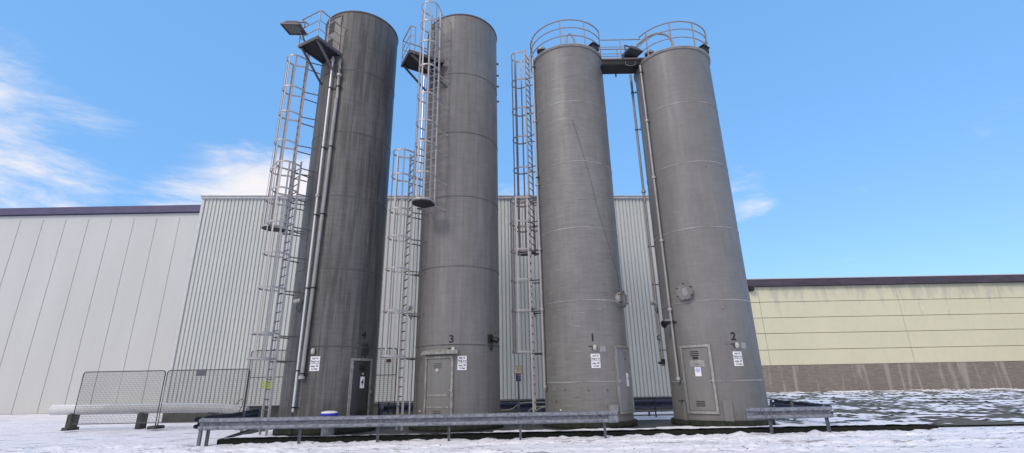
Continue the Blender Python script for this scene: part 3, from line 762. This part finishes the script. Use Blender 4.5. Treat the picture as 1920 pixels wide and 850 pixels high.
# ---------------------------------------------------------------- platforms
def platform(k, phi, ta, tb, zd, ztop, rin, rout, sides, label):
    """local x = along the wall, -y = away from the silo"""
    cx, cy = SILO[k]; root = empty('service_platform', (cx, cy, zd), R(phi))
    dk = MB().box(((ta + tb) / 2, -(rin + rout) / 2, .02), (tb - ta, rout - rin, .03)); dk.build('deck', 'dark', root)
    ed = MB()
    ed.box(((ta + tb) / 2, -rout, .02), (tb - ta + .05, .04, .12)); ed.box((tb, -(rin + rout) / 2, .02), (.04, rout - rin, .12)); ed.box((ta, -(rin + rout) / 2, .02), (.04, rout - rin, .12))
    ed.build('edge_frame', 'lamp_body', root)
    for t in (ta + .08, tb - .08):
        rw = math.sqrt(max(.05, 2.25 - t * t)); MB().bar((t, -rout + .08, -.04), (t, -rw, -1.05), .055, .075).build('brace', 'lamp_body', root)
    H = ztop - zd
    for (px, py) in sides['posts']:
        MB().tube([(px, py, -.06), (px, py, H)], .019, 8).build('guard_post', 'galv_b', root)
    for pth in sides['rails']:
        for hh, rr_ in ((H, .023), (H * .64, .014), (H * .32, .014)):
            MB().tube([(a, b, hh) for a, b in pth], rr_, 8).build('handrail' if hh == H else 'mid_rail', 'galv_b', root)
    return tag(root, label, 'platform', 'service platforms on silos 3 and 4')
platform(4, -28, -.52, .5, 13.95, 15.2, 1.42, 2.6,
         dict(posts=[(-.52, -2.6), (.5, -2.6), (.5, -2.15), (.5, -1.6)], rails=[[(-.52, -2.3), (-.52, -2.6), (.5, -2.6)], [(.52, -2.58), (.5, -1.6), (.62, -1.42)]]),
         'small steel platform with railings high on the dark silo 4, above the pipes')
platform(3, -60.6, .1, 1.12, 13.8, 15.0, 1.25, 2.7,
         dict(posts=[(.1, -2.7), (1.12, -2.7), (1.12, -2.5), (.1, -1.9)], rails=[[(.1, -1.6), (.1, -2.7), (1.12, -2.7), (1.12, -2.48)], [(.1, -2.7), (.62, -2.7)]]),
         'small steel platform with railings high on silo 3, left of its upper ladder')

# ---------------------------------------------------------------- roof railings and footbridge
def ring_rail(k, zs, posts, a0, a1, label):
    cx, cy = SILO[k]; root = empty('roof_railing', (cx, cy, TOPZ[k]))
    rad = 1.55
    def arc(z, a, b, n=72): return [(rad * math.sin(R(a + (b - a) * i / n)), -rad * math.cos(R(a + (b - a) * i / n)), z - TOPZ[k]) for i in range(n + 1)]
    for i, z in enumerate(zs):
        MB().tube(arc(z, a0, a1), .027 if i == 0 else .021, 8).build('handrail' if i == 0 else 'mid_rail', 'galv_b', root)
    MB().tube(arc(TOPZ[k] + .0, a0, a1), .022, 8).build('base_rail', 'galv', root)
    for p in posts: MB().bar((rad * math.sin(R(p)), -rad * math.cos(R(p)), -.05), (rad * math.sin(R(p)), -rad * math.cos(R(p)), zs[0] - TOPZ[k]), .042, .042).build('guard_post', 'galv_b', root)
    return tag(root, label, 'railing', 'round railings on the silo roofs')
ring_rail(1, [15.84, 15.45, 15.06], [-15, 23, 60, 122, 160, 198, 232, -53 - 22], -112, 60, 'round railing on the roof of silo 1, beside the ladder cage top')
ring_rail(2, [15.30, 14.93, 14.54], [-15.7, 19.2, 54, 90, 126, 160, 195, -52], -66, 210, 'round railing on the roof of silo 2, rightmost at the top of the scene')
for o in list(bpy.data.objects):
    if o.name.startswith('guard_post') and o.parent and o.parent['label'].startswith('round railing on the roof of silo 1'):
        a = math.degrees(math.atan2(o.data.vertices[0].co.x, -o.data.vertices[0].co.y))
        if a > 70 or a < -115: bpy.data.objects.remove(o)
# back part of silo 1's ring
fb = empty('footbridge', (4.85, 17.3, 14.05))
mb = MB().box((0, 0, .0), (1.86, .62, .03)); mb.build('deck', 'dark', fb)
for yy in (-.3, .3):
    MB().box((0, yy, .12), (1.80, .05, .21)).build('side_beam', 'lamp_frame' if yy > 0 else 'dark', fb)
    MB().box((0, yy - .035 if yy < 0 else yy + .035, .255), (1.80, .10, .05)).build('kick_plate', 'galv_b', fb)
    for hh, rr_ in ((1.25, .022), (.89, .015), (.55, .015)):
        MB().tube([(-.87, yy, hh), (.82, yy, hh)], rr_, 8).build('handrail' if hh > 1 else 'mid_rail', 'galv_b', fb)
    MB().bar((-.05, yy, .2), (-.05, yy, 1.25), .034, .034).build('guard_post', 'galv_b', fb)
MB().tube([(-.2, .3, -.02), (-.2, .3, -.16)], .03, 8).build('drain_stub', 'lamp_frame', fb)
tag(fb, 'short dark footbridge with railings joining the roofs of silos 1 and 2', 'footbridge')

# ---------------------------------------------------------------- floodlights
def floodlight(loc, rz, w, d, label, tilt=(0, 0), arm=None):
    root = empty('floodlight', loc, rz); root.rotation_euler = (tilt[0], tilt[1], rz)
    hb = MB(); h = .20
    a, b = .62, .66
    vs = [(-w / 2, -d / 2, 0), (w / 2, -d / 2, 0), (w / 2, d / 2, 0), (-w / 2, d / 2, 0), (-w / 2 * a, -d / 2 * b, h), (w / 2 * a, -d / 2 * b, h), (w / 2 * a, d / 2 * b, h), (-w / 2 * a, d / 2 * b, h)]
    hb.add(vs, [(4, 5, 6, 7), (0, 1, 5, 4), (1, 2, 6, 5), (2, 3, 7, 6), (3, 0, 4, 7), (3, 2, 1, 0)]); hb.box((0, 0, h + .05), (w * .35, d * .3, .1)); hb.build('housing', 'lamp_body', root)
    fr = MB()
    for s_ in (-1, 1): fr.box((s_ * (w / 2), 0, -.012), (.035, d + .03, .05)); fr.box((0, s_ * (d / 2), -.012), (w - .036, .035, .048))
    fr.build('rim', 'lamp_frame', root)
    g_ = MB().box((0, 0, -.012), (w * .80, d * .78, .012)); g_.build('front_glass', 'glass', root)
    MB().box((0, 0, -.004), (w - .04, d - .04, .006)).build('reflector', 'lamp_frame', root)
    ar = MB()
    for s_ in (-1, 1): ar.bar((s_ * (w / 2 + .035), 0, .05), (s_ * (w / 2 + .035), 0, .2), .02, .05)
    ar.bar((-w / 2 - .045, 0, .3), (w / 2 + .045, 0, .3), .05, .02)
    for s_ in (-1, 1): ar.bar((s_ * (w / 2 + .035), 0, .19), (s_ * (w / 2 + .035), 0, .31), .02, .05)
    for p_, q_ in (arm or []): ar.bar(p_, q_, .05, .05)
    ar.build('mounting_bracket', 'lamp_body', root)
    return tag(root, label, 'floodlight', 'large floodlights at the silo tops')
floodlight((-8.13, 15.21, 14.62), R(-4), .72, .66, 'large square floodlight jutting left from the platform of the dark silo 4', (R(5), R(6)), [((.15, .1, .3), (.32, .25, -.30)), ((.32, .25, -.30), (.45, .28, -.42))])
floodlight((5.22, 16.87, 14.50), R(25), .62, .60, 'square floodlight mounted on the footbridge between silos 1 and 2', (R(0), R(0)), [((-.05, .1, .25), (-.35, .02, -.05)), ((-.35, .02, -.05), (-.35, .30, -.25))])
# loose cable loops by the bridge floodlight
MB().tube([(5.05 + .22 * math.cos(a) + .08, 16.93, 14.08 + .13 * math.sin(a)) for a in [R(150 + 14 * i) for i in range(19)]], .010, 6).build('cable_loop', 'pipe', None)
tag(bpy.data.objects['cable_loop'], 'loop of thin grey cable hanging on the footbridge beam under its floodlight', 'cable')

# ---------------------------------------------------------------- pipes on the walls
def wallpipe(k, pts, rad, m, label, clamps, couplings=(), extra=None, name='riser_pipe'):
    """pts: (phi, r, z) control points"""
    cx, cy = SILO[k]; root = empty(name, (cx, cy, 0))
    P = lambda ph, r_, z: (r_ * math.sin(R(ph)), -r_ * math.cos(R(ph)), z)
    path = []
    for (a, b) in zip(pts[:-1], pts[1:]):
        n_ = max(1, int(abs(b[2] - a[2]) / .9))
        for i in range(n_): path.append(P(*[a[q] + (b[q] - a[q]) * i / n_ for q in range(3)]))
    path.append(P(*pts[-1]))
    if extra: path += [tuple(Vector(e) - Vector((cx, cy, 0))) for e in extra]
    MB().tube(path, rad, 12).build('pipe', m, root)
    def at(z):
        for a, b in zip(pts[:-1], pts[1:]):
            if min(a[2], b[2]) <= z <= max(a[2], b[2]) and a[2] != b[2]:
                f = (z - a[2]) / (b[2] - a[2]); return [a[q] + (b[q] - a[q]) * f for q in range(3)]
        return pts[0]
    for (z, d0, d1) in clamps:
        ph, r_, _ = at(z); mb_ = MB(); c_ = Vector(P(ph, r_, z))
        mb_.lathe([(rad + .012, z - .02), (rad + .018, z - .02), (rad + .018, z + .02), (rad + .012, z + .02)], 14, (c_.x, c_.y), capb=False, capt=False)
        a_ = Vector(P(ph + d0, 1.53, z)); b_ = Vector(P(ph + d1, 1.53, z)); mb_.bar(c_, P(ph, 1.5, z), .02, .03); mb_.ribbon([P(ph + d0 + (d1 - d0) * i / 4, 1.545, z) for i in range(5)], .035, .025)
        mb_.build('pipe_clamp', 'dark', root)
    for z in couplings:
        ph, r_, _ = at(z); c_ = P(ph, r_, z); MB().lathe([(rad + .01, z - .05), (rad + .035, z - .04), (rad + .035, z + .04), (rad + .01, z + .05)], 16, c_[:2]).build('coupling', 'galv', root)
    return tag(root, label, 'pipe', 'pipes running down the silos')
wallpipe(4, [(-19.3, 1.61, .82), (-19.3, 1.61, 13.85)], .038, 'alu', 'thin bright conduit on the dark silo 4, from its platform down to the base', [(12.45, -1, 12), (9.9, -1, 10), (7.28, -1, 9), (4.68, -1, 8), (2.04, -1, 8), (.95, -2, 5)], (8.0, 13.7))
MB().tube([(0, 0, 0), (.03, -.02, -.25), (.02, 0, -.66)], .018, 8).build('cable_tail', 'black', bpy.data.objects['riser_pipe']).location = Vector(plan(4, -19.3, 1.61) + (.84,)) - Vector((SILO[4][0], SILO[4][1], 0))
wallpipe(4, [(-13.0, 1.60, 1.78), (-12.8, 1.60, 2.2), (-10.8, 1.60, 5.0), (-8.6, 1.60, 9.0), (-6.8, 1.60, 12.9), (-6.8, 1.63, 13.2), (-8.0, 1.60, 13.5), (-10.5, 1.48, 13.75)], .062, 'pipe',
         'thick grey fill pipe bending into the dark silo 4 under its platform', [(12.45, -2, 5), (9.9, -2, 5), (7.28, -2, 5), (4.68, -2, 5), (1.95, -5, 6)], (12.95, 1.83))
wallpipe(3, [(-74, 1.62, .3), (-74, 1.62, 15.0)], .034, 'alu', 'thin bright conduit down the left edge of silo 3', [(z, -3, 3) for z in (2.4, 3.9, 5.4, 8.0, 11.0)])
wallpipe(1, [(-72.5, 1.60, 1.33), (-71, 1.60, 14.75)], .040, 'galv', 'grey pipe down the left edge of silo 1, ending at a coupling above the ground', [(z, -3, 3) for z in (14.3, 9.2)], (1.42, 4.05, 6.3, 8.9, 11.7))
wallpipe(2, [(-67.2, 1.60, 1.5), (-68.5, 1.60, 13.95)], .045, 'pipe', 'grey pipe down the shaded front of silo 2, left of its door', [(z, -3, 3) for z in (13.6, .9)], (1.6, 3.9, 6.4, 8.9, 11.35))
xs2, ys2 = plan(2, -110, 1.68)
wallpipe(2, [(-110, 1.68, 2.05), (-110, 1.68, 14.5)], .052, 'pipe', 'tall fill pipe behind silo 2 that arches over its roof railing', [(z, -3, 3) for z in (13.4, 11.6, 6.5, 5.0, 2.6)], (8.8, 2.1),
         extra=[(xs2 + .02, ys2 - .02, 14.9), (xs2 + .12, ys2 - .08, 15.3), (xs2 + .38, 17.85, 15.72), (xs2 + .75, 17.7, 15.98), (xs2 + 1.15, 17.55, 16.05), (6.95, 17.5, 15.95), (7.12, 17.5, 15.8), (7.22, 17.5, 15.5), (7.26, 17.5, 14.3)])
MB().tube([(0, 0, 0), (.02, 0, .95), (.05, 0, 1.1), (.14, 0, 1.2), (.25, 0, 1.17), (.33, 0, 1.0), (.42, 0, .6), (.52, 0, .1), (.54, 0, 0)], .045, 10).build('roof_pipe', 'galv_b').location = (2.60, 17.5, 14.85)
tag(bpy.data.objects['roof_pipe'], 'bent pipe loop standing on the roof of silo 1 inside its railing', 'pipe')
# bundle of thin pipes right of the warehouse gap
cx, cy = plan(2, -104, 1.66)
g_ = empty('valve_pipe', (cx, cy, 0)); MB().tube([(0, 0, 2.2), (0, 0, 8.6)], .024, 8).build('pipe', 'galv_b', g_)
v_ = MB().box((0, 0, 2.2), (.12, .12, .16)); v_.tube([(-.18, -.03, 2.15), (.02, -.03, 2.15)], .04, 8); v_.build('valve', 'black', g_)
MB().tube([(-.12, 0, 3.05), (0, 0, 3.15), (0, 0, 2.95), (-.12, 0, 3.0)], .03, 8).build('valve', 'black', g_)
tag(g_, 'thin dark pipe with black valves beside the fill pipe of silo 2', 'pipe')
# thin sagging cable on silo 1
pts = [(-5.5, 11.23), (3.9, 10.09), (16.5, 8.53), (22.1, 7.62), (28.6, 6.94), (42.6, 5.84), (55, 5.1), (57, 4.65)]
pp = []
for (a, z), (b, y) in zip(pts[:-1], pts[1:]):
    for i in range(6): pp.append((a + (b - a) * i / 6, z + (y - z) * i / 6))
o = MB().tube([(1.506 * math.sin(R(a)), -1.506 * math.cos(R(a)), z) for a, z in pp], .006, 5).build('wall_cable', 'lamp_frame'); o.location = (SILO[1][0], SILO[1][1], 0)
tag(o, 'thin dark cable slanting down the front of silo 1 to its manhole', 'cable')

# ---------------------------------------------------------------- small fittings on the silos
def round_lamp(k, phi, z, r_, label, m='lampwhite'):
    x, y = plan(k, phi, r_); root = empty('round_lamp', (x, y, z), R(phi))
    MB().sphere((-.05, -.05, 0), .095, 8, (1, 1, .8)).build('lamp_glass', m, root)
    MB().tube([(0, -.04, 0), (.13, 0, .02)], .075, 12).build('lamp_base', 'pipe', root)
    MB().tube([(-.02, -.02, -.06), (-.03, -.02, -.18), (.02, 0, -.30), (.10, .03, -.38), (.13, .04, -.2)], .013, 6).build('cable', 'black', root)
    return tag(root, label, 'lamp', 'small round lamps with drooping cables')
round_lamp(4, -31, 4.27, 1.60, 'small round white lamp on the dark silo 4, behind the thin conduit')
round_lamp(3, -60, 4.1, 1.85, 'small round lamp on the lower ladder of silo 3, between silos 4 and 3', 'pipe')
round_lamp(1, -100, 4.25, 1.78, 'small round lamp on the lower ladder left of silo 1', 'pipe')
round_lamp(2, -95, 4.25, 1.75, 'small round lamp beside the pipes at the left edge of silo 2', 'pipe')
x, y = plan(3, 54.2, 1.5); sp = empty('spotlight', (x, y, 2.9), R(54.2))
MB().box((-.08, -.05, .12), (.16, .1, .26)).build('housing', 'black', sp)
MB().tube([(0, -.06, .10), (.03, -.20, .08), (.05, -.27, .04)], [.07, .10, .11], 14).build('lamp_head', 'black', sp)
MB().box((.12, -.12, .21), (.24, .14, .012)).build('visor', 'galv', sp)
MB().tube([(-.10, -.05, 0), (-.11, -.06, -.14), (-.02, -.06, -.28), (.05, -.05, -.15), (.03, -.05, 0)], .02, 8).build('cable', 'black', sp)
tag(sp, 'black spotlight with a hanging cable on the right side of silo 3', 'spotlight')
x, y = plan(2, -69, 1.62); hn = empty('horn_speaker', (x, y, 3.44), R(-40))
MB().tube([(.16, .05, .04), (.04, -.02, .02), (-.04, -.08, 0), (-.10, -.16, -.03), (-.14, -.24, -.06)], [.03, .035, .05, .085, .13], 18).build('horn', 'black', hn)
MB().tube([(.05, -.02, .10), (-.02, -.10, .08), (-.09, -.19, .08)], [.02, .03, .035], 10).build('highlight_strip', 'galv', hn)  # pale strip modelled as a glint along the horn
MB().box((.18, .04, .0), (.22, .05, .05)).build('bracket', 'black', hn)
tag(hn, 'small black horn speaker on the pipe left of the door of silo 2', 'speaker')

# ---------------------------------------------------------------- guardrails
def wprof():
    f_ = [(0, .0), (.03, .004), (.085, .022), (.098, .036), (.098, .086), (.088, .100), (.008, .122), (.0, .132), (.0, .178), (.008, .188), (.088, .210), (.098, .224), (.098, .274), (.085, .288), (.03, .306), (0, .31)]
    return f_
def guardrail(pts, z0, label, posts, splices=(), m='beam', flip=1, ends=(), postlen=0.0, mp='post'):
    """W-beam along plan points; outward side is to the right of travel times flip; posts: distances along"""
    root = empty('guardrail', (pts[0][0], pts[0][1], 0))
    o0 = Vector((pts[0][0], pts[0][1], 0)); P_ = [Vector((a, b, 0)) - o0 for a, b in pts]
    nrm = []
    for i in range(len(P_)):
        d = (P_[min(i + 1, len(P_) - 1)] - P_[max(i - 1, 0)]).normalized(); nrm.append(Vector((d.y, -d.x, 0)) * flip)
    f_ = wprof(); prof_ = f_ + [(a - .006, b) for a, b in reversed(f_)]; n_ = len(prof_)
    mb = MB(); vs = [P_[i] + nrm[i] * a + Vector((0, 0, z0 + b)) for i in range(len(P_)) for a, b in prof_]
    fs = [(i * n_ + q, i * n_ + (q + 1) % n_, (i + 1) * n_ + (q + 1) % n_, (i + 1) * n_ + q) for i in range(len(P_) - 1) for q in range(n_)]
    mb.add(vs, fs); mb.build('beam', m, root)
    def at(s):
        for i in range(len(P_) - 1):
            L_ = (P_[i + 1] - P_[i]).length
            if s <= L_ or i == len(P_) - 2: return P_[i] + (P_[i + 1] - P_[i]) * (s / L_), (P_[i + 1] - P_[i]).normalized()
            s -= L_
    for s in posts:
        p, d = at(s); n = Vector((d.y, -d.x, 0)) * flip; a_ = math.atan2(d.y, d.x)
        q = p - n * .05
        pb = MB(); pb.box((q.x, q.y, (z0 + .29) / 2 - .02), (.055, .006, z0 + .33), a_)
        for s_ in (-1, 1):
            e = q + d * s_ * .0275 - n * .0; pb.box((e.x - n.x * .0, e.y - n.y * .0, (z0 + .29) / 2 - .02), (.006, .085, z0 + .33), a_)
        pb.box((p.x - n.x * .004, p.y - n.y * .004, z0 + .155), (.14, .012, .10), a_)
        pb.build('post', mp, root)
    for s in splices:
        p, d = at(s); n = Vector((d.y, -d.x, 0)) * flip
        for side in (-.155, .155):
            bb = MB()
            for zz, off in ((.06, .10), (.25, .10), (.155, .006)):
                for dx in (-.05, .05):
                    c_ = p + d * (side + dx) + n * (off) + Vector((0, 0, z0 + zz)); bb.disc(c_, n, .013, .018, 8)
            bb.build('splice_bolts', 'dark', root)
        sp_ = MB(); vs = []
        for e in (-.2, .2):
            for a, b in f_: vs.append(p + d * e + n * (a + .004) + Vector((0, 0, z0 + b)))
        k_ = len(f_); sp_.add(vs, [(q, q + 1, k_ + q + 1, k_ + q) for q in range(k_ - 1)]); sp_.build('splice_plate', m, root)
    for s, w_ in ends:
        p, d = at(s); n = Vector((d.y, -d.x, 0)) * flip
        sp_ = MB(); vs = []
        for e in (0, w_):
            for a, b in f_: vs.append(p + d * e + n * (max(a, .05) * (1.0) + .006) + Vector((0, 0, z0 + (b - .155) * 1.03 + .155)))
        k_ = len(f_); sp_.add(vs, [(q, q + 1, k_ + q + 1, k_ + q) for q in range(k_ - 1)]); sp_.build('end_piece', m, root)
    return tag(root, label, 'guardrail', 'steel guardrails round the silo yard')
def dist_x(x, xa): return x - xa
XA = -8.85
guardrail([(XA, 14.68), (2.97, 14.80)], .435, 'long front guardrail of galvanised steel before silos 4, 3 and 1', [XA * -1 - 8.62, 2.82, 5.02, 7.03, 9.05, 11.45], (.34, 4.95, 9.10, 11.45), ends=((11.55, .27),))
guardrail([(6.72, 15.02), (9.25, 15.10)], .435, 'short front guardrail section starting before silo 2 on the right', [.72, 2.4], (.62,), ends=((.24, -.24),))
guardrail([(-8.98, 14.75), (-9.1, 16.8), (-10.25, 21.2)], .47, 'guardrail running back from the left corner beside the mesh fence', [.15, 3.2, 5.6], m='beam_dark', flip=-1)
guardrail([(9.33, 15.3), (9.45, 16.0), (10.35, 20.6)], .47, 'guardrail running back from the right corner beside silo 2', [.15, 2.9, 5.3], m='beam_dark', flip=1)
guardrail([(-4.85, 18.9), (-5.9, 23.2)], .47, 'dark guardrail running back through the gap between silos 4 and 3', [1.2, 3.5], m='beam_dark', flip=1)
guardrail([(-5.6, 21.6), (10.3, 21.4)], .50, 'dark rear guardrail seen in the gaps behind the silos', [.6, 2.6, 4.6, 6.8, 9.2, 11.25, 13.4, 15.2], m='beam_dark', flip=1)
tr = empty('tube_railing', (0, 20.5, 0))
for z_, r_, m_ in ((.93, .028, 'galv_b'), (.44, .026, 'galv_b'), (.27, .024, 'rust')):
    a = -5.6 if z_ > .5 else 3.6
    MB().tube([(a, 0, z_), (6.6, 0, z_)], r_, 10).build('rail', m_, tr)
for x_ in (-5.35, -4.95, -3.2, -1.2, 1.2, 3.4, 5.65): MB().tube([(x_, 0, .1), (x_, 0, .95)], .028, 10).build('post', 'tube_dark', tr)
tag(tr, 'low tubular railing behind the silos with rusty lower bars', 'railing')

# ---------------------------------------------------------------- mesh fences
def fence_panel(x0, x1, y, z0, z1, label, mid=None, rot=0.0, plate=None, feet=True, lean=0):
    w = x1 - x0; root = empty('fence_panel', (x0, y, 0), rot)
    fr = MB(); rc = .12; m_ = []
    for cx_, cz_, a0 in ((w - rc, z1 - rc, 0), (rc, z1 - rc, 90)):
        for i in range(5): a = R(a0 + 90 * i / 4); m_.append((cx_ + rc * math.cos(a), 0, cz_ + rc * math.sin(a)))
    fr.tube([(w, 0, z0)] + m_ + [(0, 0, z0)], .021, 8)
    fr.tube([(0, 0, z0 + .02), (w, 0, z0 + .02)], .018, 8)
    if mid: fr.tube([(0, 0, mid), (w, 0, mid)], .018, 8)
    fr.build('frame', 'tube_dark', root)
    wi = MB(); n_ = int(w / .055)
    for i in range(1, n_):
        x_ = w * i / n_; wi.box((x_, .004, (z0 + z1) / 2), (.007, .007, z1 - z0 - .03))
    n_ = int((z1 - z0) / .075)
    for i in range(1, n_): wi.box((w / 2, -.003, z0 + (z1 - z0) * i / n_), (w - .03, .007, .007))
    wi.build('wire_mesh', 'wire', root)
    if feet:
        for x_ in (.0, w): MB().box((x_, 0, .10), (.22, .6, .12)).tube([(x_, 0, .1), (x_, 0, z0 + .1)], .021, 8).build('foot', 'concrete', root)
    return tag(root, label, 'fence', 'wire mesh fence panels')
f1 = fence_panel(-14.6, -11.12, 21.3, .25, 2.33, 'low mesh fence panel with rounded corners and a slate plate, far left')
MB().box((1.02 + .42, -.03, 2.22), (.42, .012, .27)).build('slate_plate', 'grey_sign', f1)
fence_panel(-18.2, -14.72, 21.35, .25, 2.33, 'low mesh fence panel outermost on the left, beyond the one with the slate plate')
f2 = fence_panel(-11.0, -7.6, 21.0, .3, 3.06, 'tall mesh fence panel with a yellow-green sign behind the lower ladder of silo 4', mid=1.98)
yg = MB().box((.86, -.035, 1.68), (.40, .012, .29)).build('warning_sign', 'yellowgreen', f2)
t = MB(); 
t.box((.90, -.043, 1.76), (.24, .004, .045)); t.box((.88, -.043, 1.675), (.25, .004, .022)); t.box((.88, -.043, 1.61), (.25, .004, .022))
t.box((.71, -.043, 1.74), (.03, .004, .04)); t.box((.71, -.043, 1.62), (.03, .004, .04)); t.build('sign_print', 'screw', yg)
fence_panel(-7.5, -4.85, 21.05, .3, 3.06, 'tall mesh fence panel seen in the gap between silos 4 and 3', mid=1.98)
MB().box((2.32, -.03, 2.55), (.20, .012, .14)).build('dark_tag', 'rust', bpy.data.objects['fence_panel.003'])

# pale horizontal pipe behind the left fence, and a bent hook rod
pd = empty('ground_pipe', (-20, 22.3, 0)); MB().tube([(0, 0, .80), (5, 0, .80), (7.3, -.1, .76), (8.6, -.2, .66)], [.2, .2, .19, .15], 20).build('pipe', 'clad_trim', pd)
MB().tube([(0, -.0, .845), (5, 0, .845), (7.3, -.1, .80), (8.5, -.2, .71)], [.17, .17, .16, .11], 14).build('snow_cover', 'snow_cap', pd)
sp_ = MB()
for x_ in (1, 4, 7): sp_.box((x_, 0, .3), (.2, .4, .62))
sp_.build('support', 'concrete', pd)
tag(pd, 'thick pale pipe lying under snow behind the left mesh fence', 'pipe')
o = MB().tube([(-.15, 0, .88), (-.08, 0, .97), (.02, 0, 1.06), (.09, 0, 1.07), (.12, 0, .98), (.11, 0, .85), (.05, 0, .72), (-.02, 0, .5), (-.02, 0, 0)], .014, 8).build('hook_rod', 'rust'); o.location = (-10.12, 19.0, .1)
tag(o, 'thin bent rod with a hooked top standing before the left mesh fence', 'rod')

# ---------------------------------------------------------------- signs, drum, hoses
sg = empty('sign_post', (.22, 19.2, .12))
MB().tube([(0, 0, 0), (0, 0, 1.95)], .032, 10).build('post', 'beam', sg)
o = MB().box((.0, -.045, 1.92), (.31, .014, .285)).build('hydrant_sign', 'orange', sg)
MB().box((.0, -.054, 1.92), (.27, .006, .245)).build('sign_face', 'cream', o)
t = MB(); text_into(t, 'H 100', .055, -.03, -.0585, 1.995, 1, .001); t.box((0, -.059, 1.955), (.21, .003, .010)); t.box((0, -.059, 1.925), (.022, .003, .055)); text_into(t, '0,5', .05, .075, -.0585, 1.905, 1, .001); text_into(t, '10,2', .045, -.02, -.0585, 1.855, 1, .001)
t.build('lettering', 'screw', o)
o = MB().box((.01, -.045, 1.64), (.185, .014, .27)).build('navy_sign', 'navy', sg)
t = MB(); text_into(t, 'V 80', .065, .02, -.0535, 1.72, 1, .001); text_into(t, '2,4', .065, .04, -.0535, 1.645, 1, .001); text_into(t, '11', .06, .01, -.0535, 1.565, 1, .001); t.build('lettering', 'white', o)
tag(sg, 'grey post with a yellow sign over a navy sign between silos 3 and 1', 'sign post')

dr_ = empty('drum', (-5.53, 15.55, .14))
MB().lathe([(.185, 0), (.19, .03), (.19, .25), (.2, .27), (.19, .29), (.19, .52), (.2, .54)], 32).build('body', 'drum', dr_)
MB().lathe([(.20, .54), (.255, .575), (.268, .61), (.262, .64), (.22, .655)], 32).build('lid', 'blue', dr_)
MB().lathe([(.245, .65), (.225, .685), (.13, .705), (.01, .71)], 28).build('snow_cover', 'snow_cap', dr_)
tag(dr_, 'grey drum with a bright blue snow-topped lid in front of silo 4', 'drum')

def hose(pts, label, r_=.022):
    P = []
    for i in range(len(pts) - 1):
        p0, p1, p2, p3 = (Vector(pts[max(i - 1, 0)]), Vector(pts[i]), Vector(pts[i + 1]), Vector(pts[min(i + 2, len(pts) - 1)]))
        for t_ in [q / 6 for q in range(6)]:
            P.append(.5 * ((2 * p1) + (-p0 + p2) * t_ + (2 * p0 - 5 * p1 + 4 * p2 - p3) * t_ ** 2 + (-p0 + 3 * p1 - 3 * p2 + p3) * t_ ** 3))
    P.append(Vector(pts[-1])); o = MB().tube(P, r_, 8).build('hose', 'cable'); tag(o, label, 'hose', 'pale hoses between silos 3 and 1')
hose([(-.9, 19.5, .59), (-.48, 19.5, .59), (-.08, 19.5, .62), (.12, 19.5, .73), (.27, 19.5, .82), (.7, 19.5, .85), (1.3, 19.5, .84)], 'upper pale hose curving from silo 3 up behind the sign post')
hose([(.4, 19.4, .18), (.53, 19.4, .46), (.68, 19.4, .62), (.9, 19.4, .70), (1.3, 19.4, .70)], 'middle pale hose arching beside the ladder foot of silo 1')
hose([(.7, 19.35, .18), (.82, 19.35, .50), (.97, 19.35, .62), (1.15, 19.35, .68), (1.35, 19.35, .69)], 'lowest pale hose arching against the base of silo 1')
